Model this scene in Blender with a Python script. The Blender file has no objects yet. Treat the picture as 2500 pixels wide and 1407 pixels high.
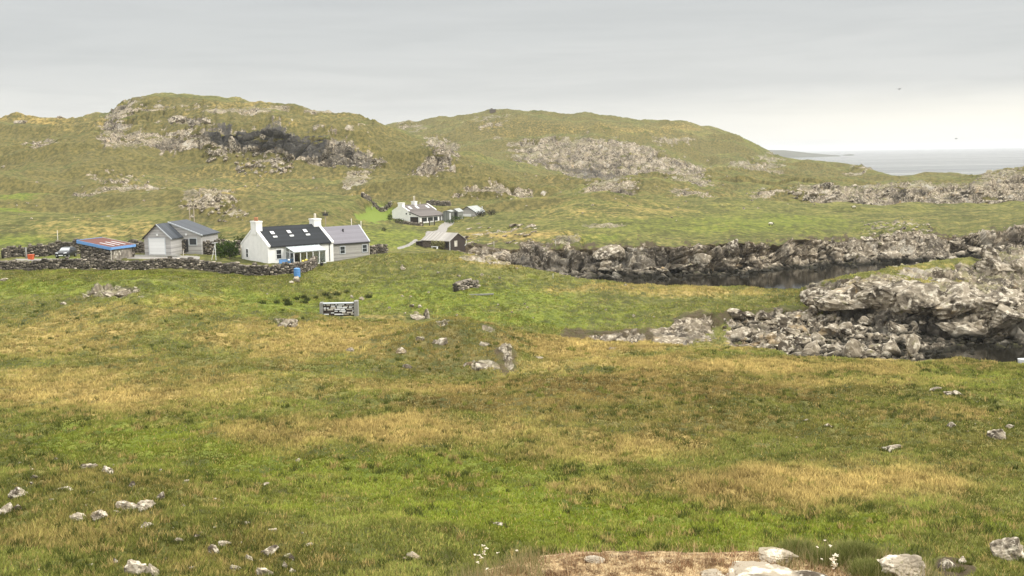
import bpy, math, random
import numpy as np

rnd = random.Random(7)
rng = np.random.default_rng(11)
sc = bpy.context.scene
COL = sc.collection
PI = math.pi

# ------------------------------------------------------------------ camera model
FPX = 2800.0                      # focal length in pixels of a 2500 px wide frame
ROLL = math.radians(0.98)
PITCH = math.atan(324.5 / FPX)
CAM = np.array([0.0, 0.0, 22.0])
FW = np.array([0, math.cos(PITCH), -math.sin(PITCH)])
_R0 = np.array([1.0, 0, 0]); _U0 = np.array([0, math.sin(PITCH), math.cos(PITCH)])
RT = math.cos(ROLL) * _R0 - math.sin(ROLL) * _U0
UP = math.sin(ROLL) * _R0 + math.cos(ROLL) * _U0

def ray(px, py):
    return FW + (px - 1250) / FPX * RT - (py - 703.5) / FPX * UP
def uq(px, py):
    d = ray(px, py); return d[0] / d[1], d[2] / d[1]
def at(px, py, Y):
    d = ray(px, py); return CAM + d * (Y / d[1])
def proj(P):
    d = P - CAM; w = d @ FW
    return 1250 + FPX * (d @ RT) / w, 703.5 - FPX * (d @ UP) / w

# ------------------------------------------------------------------ numpy noise
def _hash(ix, iy, iz, s):
    h = (ix.astype(np.int64) * 374761393 + iy.astype(np.int64) * 668265263 + iz.astype(np.int64) * 2147483647 + s * 974711) & 0xFFFFFFFF
    h = ((h ^ (h >> 13)) * 1274126177) & 0xFFFFFFFF
    h = ((h ^ (h >> 15)) * 2246822519) & 0xFFFFFFFF
    return ((h ^ (h >> 16)) & 0xFFFFFF) / float(0xFFFFFF)
def vnoise(x, y, z, s=0):
    ix, iy, iz = np.floor(x), np.floor(y), np.floor(z)
    fx, fy, fz = x - ix, y - iy, z - iz
    fx = fx * fx * fx * (fx * (fx * 6 - 15) + 10); fy = fy * fy * fy * (fy * (fy * 6 - 15) + 10); fz = fz * fz * fz * (fz * (fz * 6 - 15) + 10)
    ix = ix.astype(np.int64); iy = iy.astype(np.int64); iz = iz.astype(np.int64)
    def L(dx, dy, dz): return _hash(ix + dx, iy + dy, iz + dz, s)
    a = L(0,0,0) * (1 - fx) + L(1,0,0) * fx; b = L(0,1,0) * (1 - fx) + L(1,1,0) * fx
    c = L(0,0,1) * (1 - fx) + L(1,0,1) * fx; d = L(0,1,1) * (1 - fx) + L(1,1,1) * fx
    return ((a * (1 - fy) + b * fy) * (1 - fz) + (c * (1 - fy) + d * fy) * fz) * 2 - 1
def noise2(x, y, s=0):
    ix, iy = np.floor(x), np.floor(y); fx, fy = x - ix, y - iy
    fx = fx * fx * fx * (fx * (fx * 6 - 15) + 10); fy = fy * fy * fy * (fy * (fy * 6 - 15) + 10)
    ix = ix.astype(np.int64); iy = iy.astype(np.int64); k = np.zeros_like(ix)
    def L(dx, dy): return _hash(ix + dx, iy + dy, k, s)
    return ((L(0,0) * (1 - fx) + L(1,0) * fx) * (1 - fy) + (L(0,1) * (1 - fx) + L(1,1) * fx) * fy) * 2 - 1
def fbm2(x, y, octv=4, s=0, g=0.5):
    t = 0; a = 1; n = 0
    for i in range(octv):
        t = t + a * noise2(x, y, s + i); n += a; a *= g
        x, y = x * 1.9 + y * 0.6 + 13.1, y * 1.9 - x * 0.6 + 7.7
    return t / n
def cells(p, s=0):
    """cellular noise: per-cell random value, tilt term and F2-F1 for points p (n,3)"""
    ip = np.floor(p).astype(np.int64); f1 = np.full(len(p), 9.0); f2 = f1.copy()
    val = np.zeros(len(p)); tilt = np.zeros(len(p))
    for dx in (-1, 0, 1):
        for dy in (-1, 0, 1):
            for dz in (-1, 0, 1):
                c = ip + (dx, dy, dz)
                h1 = _hash(c[:,0], c[:,1], c[:,2], s); h2 = _hash(c[:,0], c[:,1], c[:,2], s + 1); h3 = _hash(c[:,0], c[:,1], c[:,2], s + 2)
                d = p - (c + np.stack([h1, h2, h3], 1)); dd = np.sqrt((d * d).sum(1))
                v = _hash(c[:,0], c[:,1], c[:,2], s + 3)
                tl = (d[:,0] * (h1 - .5) + d[:,1] * (h2 - .5) + d[:,2] * (h3 - .5)) * 2
                m = dd < f1
                f2 = np.where(m, f1, np.minimum(f2, dd)); val = np.where(m, v, val); tilt = np.where(m, tl, tilt); f1 = np.where(m, dd, f1)
    return val, tilt, f2 - f1

# ------------------------------------------------------------------ object helpers
def tag(o, label=None, cat=None, group=None, kind=None):
    if label: o["label"] = label
    if cat: o["category"] = cat
    if group: o["group"] = group
    if kind: o["kind"] = kind
    return o
def empty(name, loc, rz=0.0, label=None, cat=None, group=None):
    o = bpy.data.objects.new(name, None); COL.objects.link(o)
    o.location = [float(v) for v in loc]; o.rotation_euler = (0, 0, rz); o.empty_display_size = 0.3
    return tag(o, label, cat, group)
def link(name, me, parent=None):
    o = bpy.data.objects.new(name, me); COL.objects.link(o)
    if parent is not None: o.parent = parent
    return o
def np_mesh(name, V, Fc, n, mat=None, smooth=False):
    """V (N,3) array, Fc (M,n) array of indices"""
    me = bpy.data.meshes.new(name); V = np.asarray(V, np.float32); Fc = np.asarray(Fc, np.int32)
    me.vertices.add(len(V)); me.vertices.foreach_set("co", V.ravel())
    me.loops.add(Fc.size); me.loops.foreach_set("vertex_index", Fc.ravel())
    me.polygons.add(len(Fc)); me.polygons.foreach_set("loop_start", np.arange(0, Fc.size, n, dtype=np.int32))
    me.polygons.foreach_set("loop_total", np.full(len(Fc), n, np.int32))
    if smooth: me.polygons.foreach_set("use_smooth", np.ones(len(Fc), bool))
    if mat: me.materials.append(mat)
    me.update(calc_edges=True)
    return me
def set_col(me, name, arr):
    a = me.color_attributes.new(name, 'FLOAT_COLOR', 'POINT')
    full = np.ones((len(me.vertices), 4), np.float32); full[:, :arr.shape[1]] = arr
    a.data.foreach_set("color", full.ravel())

class MB:
    def __init__(s): s.v = []; s.f = []
    def poly(s, pts, faces):
        b = len(s.v); s.v += [tuple(map(float, p)) for p in pts]; s.f += [tuple(b + i for i in f) for f in faces]; return s
    def box(s, x0, y0, z0, x1, y1, z1):
        return s.poly([(x0,y0,z0),(x1,y0,z0),(x1,y1,z0),(x0,y1,z0),(x0,y0,z1),(x1,y0,z1),(x1,y1,z1),(x0,y1,z1)],
               [(0,3,2,1),(4,5,6,7),(0,1,5,4),(1,2,6,5),(2,3,7,6),(3,0,4,7)])
    def obox(s, o, u, n, a0, a1, b0, b1, z0, z1):
        """box in a frame: u along, n outward (2D dirs), vertical z"""
        P = [(o[0] + u[0]*a + n[0]*b, o[1] + u[1]*a + n[1]*b, o[2] + z) for z in (z0, z1) for a, b in ((a0,b0),(a1,b0),(a1,b1),(a0,b1))]
        return s.poly(P, [(0,3,2,1),(4,5,6,7),(0,1,5,4),(1,2,6,5),(2,3,7,6),(3,0,4,7)])
    def prism(s, prof, x0, x1, axis=0):
        """extrude a closed 2D profile (y,z) along x (axis 0) or (x,z) along y (axis 1)"""
        k = len(prof)
        if axis == 0: P = [(x0,a,b) for a,b in prof] + [(x1,a,b) for a,b in prof]
        else: P = [(a,x0,b) for a,b in prof] + [(a,x1,b) for a,b in prof]
        F = [tuple(range(k))[::-1], tuple(range(k, 2*k))] + [(i, (i+1) % k, k + (i+1) % k, k + i) for i in range(k)]
        return s.poly(P, F)
    def slab(s, a, b, c, d, t):
        """quad a,b,c,d thickened downward by t"""
        P = [a,b,c,d] + [(p[0],p[1],p[2]-t) for p in (a,b,c,d)]
        return s.poly(P, [(0,1,2,3),(7,6,5,4),(0,4,5,1),(1,5,6,2),(2,6,7,3),(3,7,4,0)])
    def tube(s, pts, r, k=8, r1=None):
        pts = [np.array(p, float) for p in pts]; r1 = r if r1 is None else r1; b = len(s.v)
        for i, p in enumerate(pts):
            t = pts[min(i+1, len(pts)-1)] - pts[max(i-1, 0)]; t = t / np.linalg.norm(t)
            a = np.cross(t, (0.31, 0.2, 0.93) if abs(t[2]) < .9 else (1, 0, 0)); a /= np.linalg.norm(a); c = np.cross(t, a)
            rr = r + (r1 - r) * i / max(1, len(pts) - 1)
            for j in range(k):
                g = 2 * PI * j / k; s.v.append(tuple(p + (a * math.cos(g) + c * math.sin(g)) * rr))
        for i in range(len(pts) - 1):
            for j in range(k):
                s.f.append((b+i*k+j, b+i*k+(j+1) % k, b+(i+1)*k+(j+1) % k, b+(i+1)*k+j))
        s.f.append(tuple(b + j for j in range(k))[::-1]); s.f.append(tuple(b + (len(pts)-1)*k + j for j in range(k)))
        return s
    def mesh(s, name, mat, smooth=False, bevel=0):
        me = bpy.data.meshes.new(name); me.from_pydata(s.v, [], s.f); me.materials.append(mat)
        import bmesh
        bm = bmesh.new(); bm.from_mesh(me); bmesh.ops.recalc_face_normals(bm, faces=bm.faces)
        if bevel: bmesh.ops.bevel(bm, geom=list(bm.edges), offset=bevel, segments=2, affect='EDGES', profile=.5)
        bm.to_mesh(me); bm.free()
        if smooth: me.polygons.foreach_set("use_smooth", [True] * len(me.polygons))
        return me
    def obj(s, name, mat, parent=None, smooth=False, bevel=0):
        return link(name, s.mesh(name, mat, smooth, bevel), parent)

# ------------------------------------------------------------------ materials
class NT:
    def __init__(s, name):
        s.m = bpy.data.materials.new(name); s.m.use_nodes = True; s.t = s.m.node_tree; s.t.nodes.clear()
        s.out = s.n('ShaderNodeOutputMaterial')
    def n(s, t, **k):
        nd = s.t.nodes.new(t)
        for a, v in k.items(): setattr(nd, a, v)
        return nd
    def l(s, a, b): s.t.links.new(a, b)
    def put(s, sock, v):
        if isinstance(v, bpy.types.NodeSocket): s.l(v, sock)
        elif isinstance(v, (tuple, list)) and len(v) == 3 and sock.type == 'RGBA': sock.default_value = (*v, 1)
        else: sock.default_value = v
    def pos(s): return s.n('ShaderNodeNewGeometry').outputs['Position']
    def objco(s): return s.n('ShaderNodeTexCoord').outputs['Object']
    def vscale(s, v, sc3):
        nd = s.n('ShaderNodeVectorMath', operation='MULTIPLY'); s.l(v, nd.inputs[0]); nd.inputs[1].default_value = sc3; return nd.outputs[0]
    def noise(s, v, scale, detail=4, rough=.55, dist=0):
        nd = s.n('ShaderNodeTexNoise'); s.l(v, nd.inputs['Vector'])
        nd.inputs['Scale'].default_value = scale; nd.inputs['Detail'].default_value = detail; nd.inputs['Roughness'].default_value = rough; nd.inputs['Distortion'].default_value = dist
        return nd.outputs['Fac']
    def vor(s, v, scale, feature='F1', out='Distance'):
        nd = s.n('ShaderNodeTexVoronoi', feature=feature); s.l(v, nd.inputs['Vector']); nd.inputs['Scale'].default_value = scale; return nd.outputs[out]
    def math(s, op, a, b=0.0, clamp=False):
        nd = s.n('ShaderNodeMath', operation=op, use_clamp=clamp); s.put(nd.inputs[0], a); s.put(nd.inputs[1], b); return nd.outputs[0]
    def step(s, v, lo, hi, a=0.0, b=1.0):
        nd = s.n('ShaderNodeMapRange', interpolation_type='SMOOTHSTEP'); s.put(nd.inputs[0], v)
        for i, x in enumerate((lo, hi, a, b)): nd.inputs[1 + i].default_value = x
        return nd.outputs[0]
    def mix(s, f, a, b, mode='MIX'):
        nd = s.n('ShaderNodeMix', data_type='RGBA', blend_type=mode); s.put(nd.inputs[0], f); s.put(nd.inputs[6], a); s.put(nd.inputs[7], b); return nd.outputs[2]
    def attr(s, name): return s.n('ShaderNodeAttribute', attribute_name=name)
    def bump(s, h, strength, dist, normal=None):
        nd = s.n('ShaderNodeBump'); s.put(nd.inputs['Height'], h); nd.inputs['Strength'].default_value = strength; nd.inputs['Distance'].default_value = dist
        if normal is not None: s.l(normal, nd.inputs['Normal'])
        return nd.outputs[0]
    def pbr(s, col, rough=.9, normal=None, spec=.3, **k):
        b = s.n('ShaderNodeBsdfPrincipled'); s.put(b.inputs['Base Color'], col); s.put(b.inputs['Roughness'], rough); b.inputs['Specular IOR Level'].default_value = spec
        if normal is not None: s.l(normal, b.inputs['Normal'])
        for a, v in k.items(): s.put(b.inputs[a.replace('_', ' ')], v)
        s.l(b.outputs[0], s.out.inputs['Surface']); return s.m

def plain(name, col, rough=.8, var=.25, scale=3.0, spec=.3, metal=0.0, bump=0.0, stretch=(1,1,1)):
    t = NT(name); v = t.vscale(t.objco(), stretch); n1 = t.noise(v, scale, 6, .6); n2 = t.noise(v, scale * 9, 3)
    d = tuple(c * (1 - var) for c in col); u = tuple(min(1, c * (1 + var * .6)) for c in col)
    c = t.mix(t.step(n1, .3, .7), d, u); c = t.mix(t.math('MULTIPLY', n2, .35), c, tuple(x * .6 for x in col))
    nm = t.bump(n2, bump, .03) if bump else None
    return t.pbr(c, rough, nm, spec, Metallic=metal)
def boards(name, col, pitch, axis='z', groove=.55, rough=.8, metal=0.0, var=.25):
    """cladding or roofing with straight joints along one object axis"""
    t = NT(name); co = t.objco(); sp = t.n('ShaderNodeSeparateXYZ'); t.l(co, sp.inputs[0])
    a = sp.outputs[axis.upper()]; k = t.math('DIVIDE', a, pitch); fr = t.math('FRACT', k); fl = t.math('FLOOR', k)
    wn = t.n('ShaderNodeTexWhiteNoise', noise_dimensions='1D'); t.l(fl, wn.inputs['W'])
    n1 = t.noise(t.vscale(co, (1, 1, 4)), 1.3, 5, .6)
    tone = t.math('ADD', t.math('MULTIPLY', wn.outputs['Value'], .6), t.math('MULTIPLY', n1, .5))
    c = t.mix(t.step(tone, .2, .95), tuple(x * (1 - var) for x in col), tuple(x * (1 + var * .7) for x in col))
    g = t.step(fr, .0, .16); c = t.mix(g, tuple(x * groove for x in col), c)
    return t.pbr(c, rough, t.bump(g, .5, .02), .3, Metallic=metal)

M = {}
M['white'] = plain('white_render', (.84, .83, .80), .9, .07, 1.2, bump=.2)
M['white_trim'] = plain('white_trim', (.80, .81, .80), .6, .06)
M['pale_pot'] = plain('pale_pot', (.62, .56, .45), .8, .2)
M['terracotta'] = plain('terracotta', (.42, .20, .10), .8, .25)
M['black_roof'] = boards('black_slate_roof', (.017, .020, .024), .28, 'z', .7, .75)
M['lilac_roof'] = boards('grey_slate_roof', (.20, .19, .21), .12, 'z', .85, .8, var=.12)
M['brown_roof'] = boards('brown_grey_roof', (.135, .118, .108), .3, 'z', .75, .8)
M['pale_roof'] = boards('pale_sheet_roof', (.36, .335, .30), .35, 'x', .75, .7)
M['grey_sheet'] = boards('grey_green_sheet', (.34, .355, .335), .5, 'y', .7, .6)
M['solar'] = boards('dark_blue_sheet', (.045, .052, .062), .6, 'y', .6, .55)
M['red_roof'] = boards('red_sheet_roof', (.155, .058, .042), .25, 'x', .7, .8)
M['clad'] = boards('grey_timber_cladding', (.34, .325, .30), .19, 'z', .62, .85, var=.25)
M['clad2'] = boards('pale_grey_cladding', (.40, .385, .37), .22, 'z', .7, .85)
M['green_shed'] = boards('grey_green_boards', (.185, .195, .175), .2, 'x', .7, .85)
M['dark_wood'] = boards('dark_brown_boards', (.048, .036, .030), .16, 'x', .6, .85)
M['brown_stone'] = plain('brown_stonework', (.13, .105, .085), .95, .55, 3.5, bump=.6)
M['grey_plaster'] = plain('patchy_plaster', (.26, .23, .19), .95, .55, 1.1, bump=.5)
M['glass'] = plain('dark_window_glass', (.035, .04, .045), .12, .3, .8, spec=.5)
M['sky_glass'] = plain('pale_window_glass', (.55, .58, .60), .15, .1, spec=.5)
M['door_white'] = boards('white_panel_door', (.74, .74, .73), .5, 'z', .85, .5, var=.05)
M['dark_trim'] = plain('dark_trim', (.03, .03, .033), .6, .2)
M['grey_trim'] = plain('pale_grey_trim', (.55, .58, .60), .5, .1)
M['blue'] = plain('sky_blue_paint', (.16, .34, .66), .5, .12)
M['blue2'] = plain('blue_plastic', (.10, .27, .56), .45, .12)
M['orange'] = plain('orange_plastic', (.62, .12, .04), .5, .12)
M['yellow'] = plain('yellow_plastic', (.72, .58, .10), .5, .12)
M['car'] = plain('black_car_paint', (.010, .011, .013), .32, .1, spec=.35)
M['tyre'] = plain('tyre_rubber', (.018, .018, .018), .85, .2)
M['metal'] = plain('grey_metal', (.42, .42, .42), .4, .15, metal=.6)
M['lamp'] = plain('clear_lamp_glass', (.66, .68, .68), .15, .1, spec=.6)
M['wood'] = plain('weathered_wood', (.30, .25, .18), .9, .3, 2.0, stretch=(6, 6, 1))
M['pale_wood'] = plain('bleached_wood', (.58, .54, .46), .9, .2, 2.0)
M['concrete'] = plain('grey_concrete', (.27, .265, .24), .95, .2, 4, bump=.3)
M['wool'] = plain('sheep_wool', (.62, .58, .48), .95, .15, 8, bump=.6)
M['black_face'] = plain('dark_sheep_skin', (.03, .027, .025), .9, .2)
M['petal'] = plain('cream_petal', (.80, .72, .58), .7, .15, 40)
M['seed'] = plain('dry_seed_head', (.50, .36, .22), .9, .3, 30)
M['feather'] = plain('gull_feather', (.30, .30, .32), .8, .2)

def make_wall_mat():
    t = NT('dry_stone'); a = t.attr('tone'); co = t.pos(); n1 = t.noise(co, 5.0, 6, .65)
    c = t.mix(t.step(n1, .35, .7), (.45, .43, .40), (1.15, 1.1, 1.0)); c = t.mix(1.0, a.outputs['Color'], c, 'MULTIPLY')
    return t.pbr(c, .95, t.bump(n1, .6, .05), .2)
M['drystone'] = make_wall_mat()

ROCKC = dict(dark=(.055, .044, .032), mid=(.235, .202, .155), pale=(.56, .51, .42), ochre=(.36, .24, .10), moss=(.13, .13, .045))
def rock_color(t, co, k=1.0):
    n1 = t.noise(co, .42 * k, 9, .58, .5); n2 = t.noise(co, 1.6 * k, 6, .62); n3 = t.noise(co, .25 * k, 5, .6)
    c = t.mix(t.step(n1, .40, .55), ROCKC['dark'], ROCKC['mid'])
    c = t.mix(t.math('MULTIPLY', t.step(n2, .50, .62), .75), c, ROCKC['pale'])
    c = t.mix(t.math('MULTIPLY', t.step(n3, .60, .72), .5), c, ROCKC['ochre'])
    c = t.mix(t.math('MULTIPLY', t.step(t.noise(co, 1.1 * k, 6, .6), .60, .70), .7), c, ROCKC['moss'])
    return c, n1, n2
def make_rock_mat(name, k, lift=1.0, wet=True, world=True):
    t = NT(name); co = t.pos() if world else t.objco(); c, n1, n2 = rock_color(t, co, k)
    c = t.mix(1.0, c, (lift, lift * .985, lift * .95), 'MULTIPLY')
    if wet:
        sp = t.n('ShaderNodeSeparateXYZ'); t.l(t.pos(), sp.inputs[0])
        z = t.math('ADD', sp.outputs['Z'], t.math('MULTIPLY', n1, -1.6))
        c = t.mix(t.step(z, -.35, .55, 1, 0), c, (.020, .018, .012))
    h = t.math('ADD', t.math('MULTIPLY', n1, .7), t.math('MULTIPLY', n2, .4))
    return t.pbr(c, .95, t.bump(h, .9, .25 / k), .2)
M['rock'] = make_rock_mat('lichen_rock', 1.0, 1.08)
M['rock_near'] = make_rock_mat('pale_lichen_rock', 3.0, 1.28, False)
M['rock_white'] = make_rock_mat('white_lichen_stone', 5.0, 1.4, False)

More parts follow.
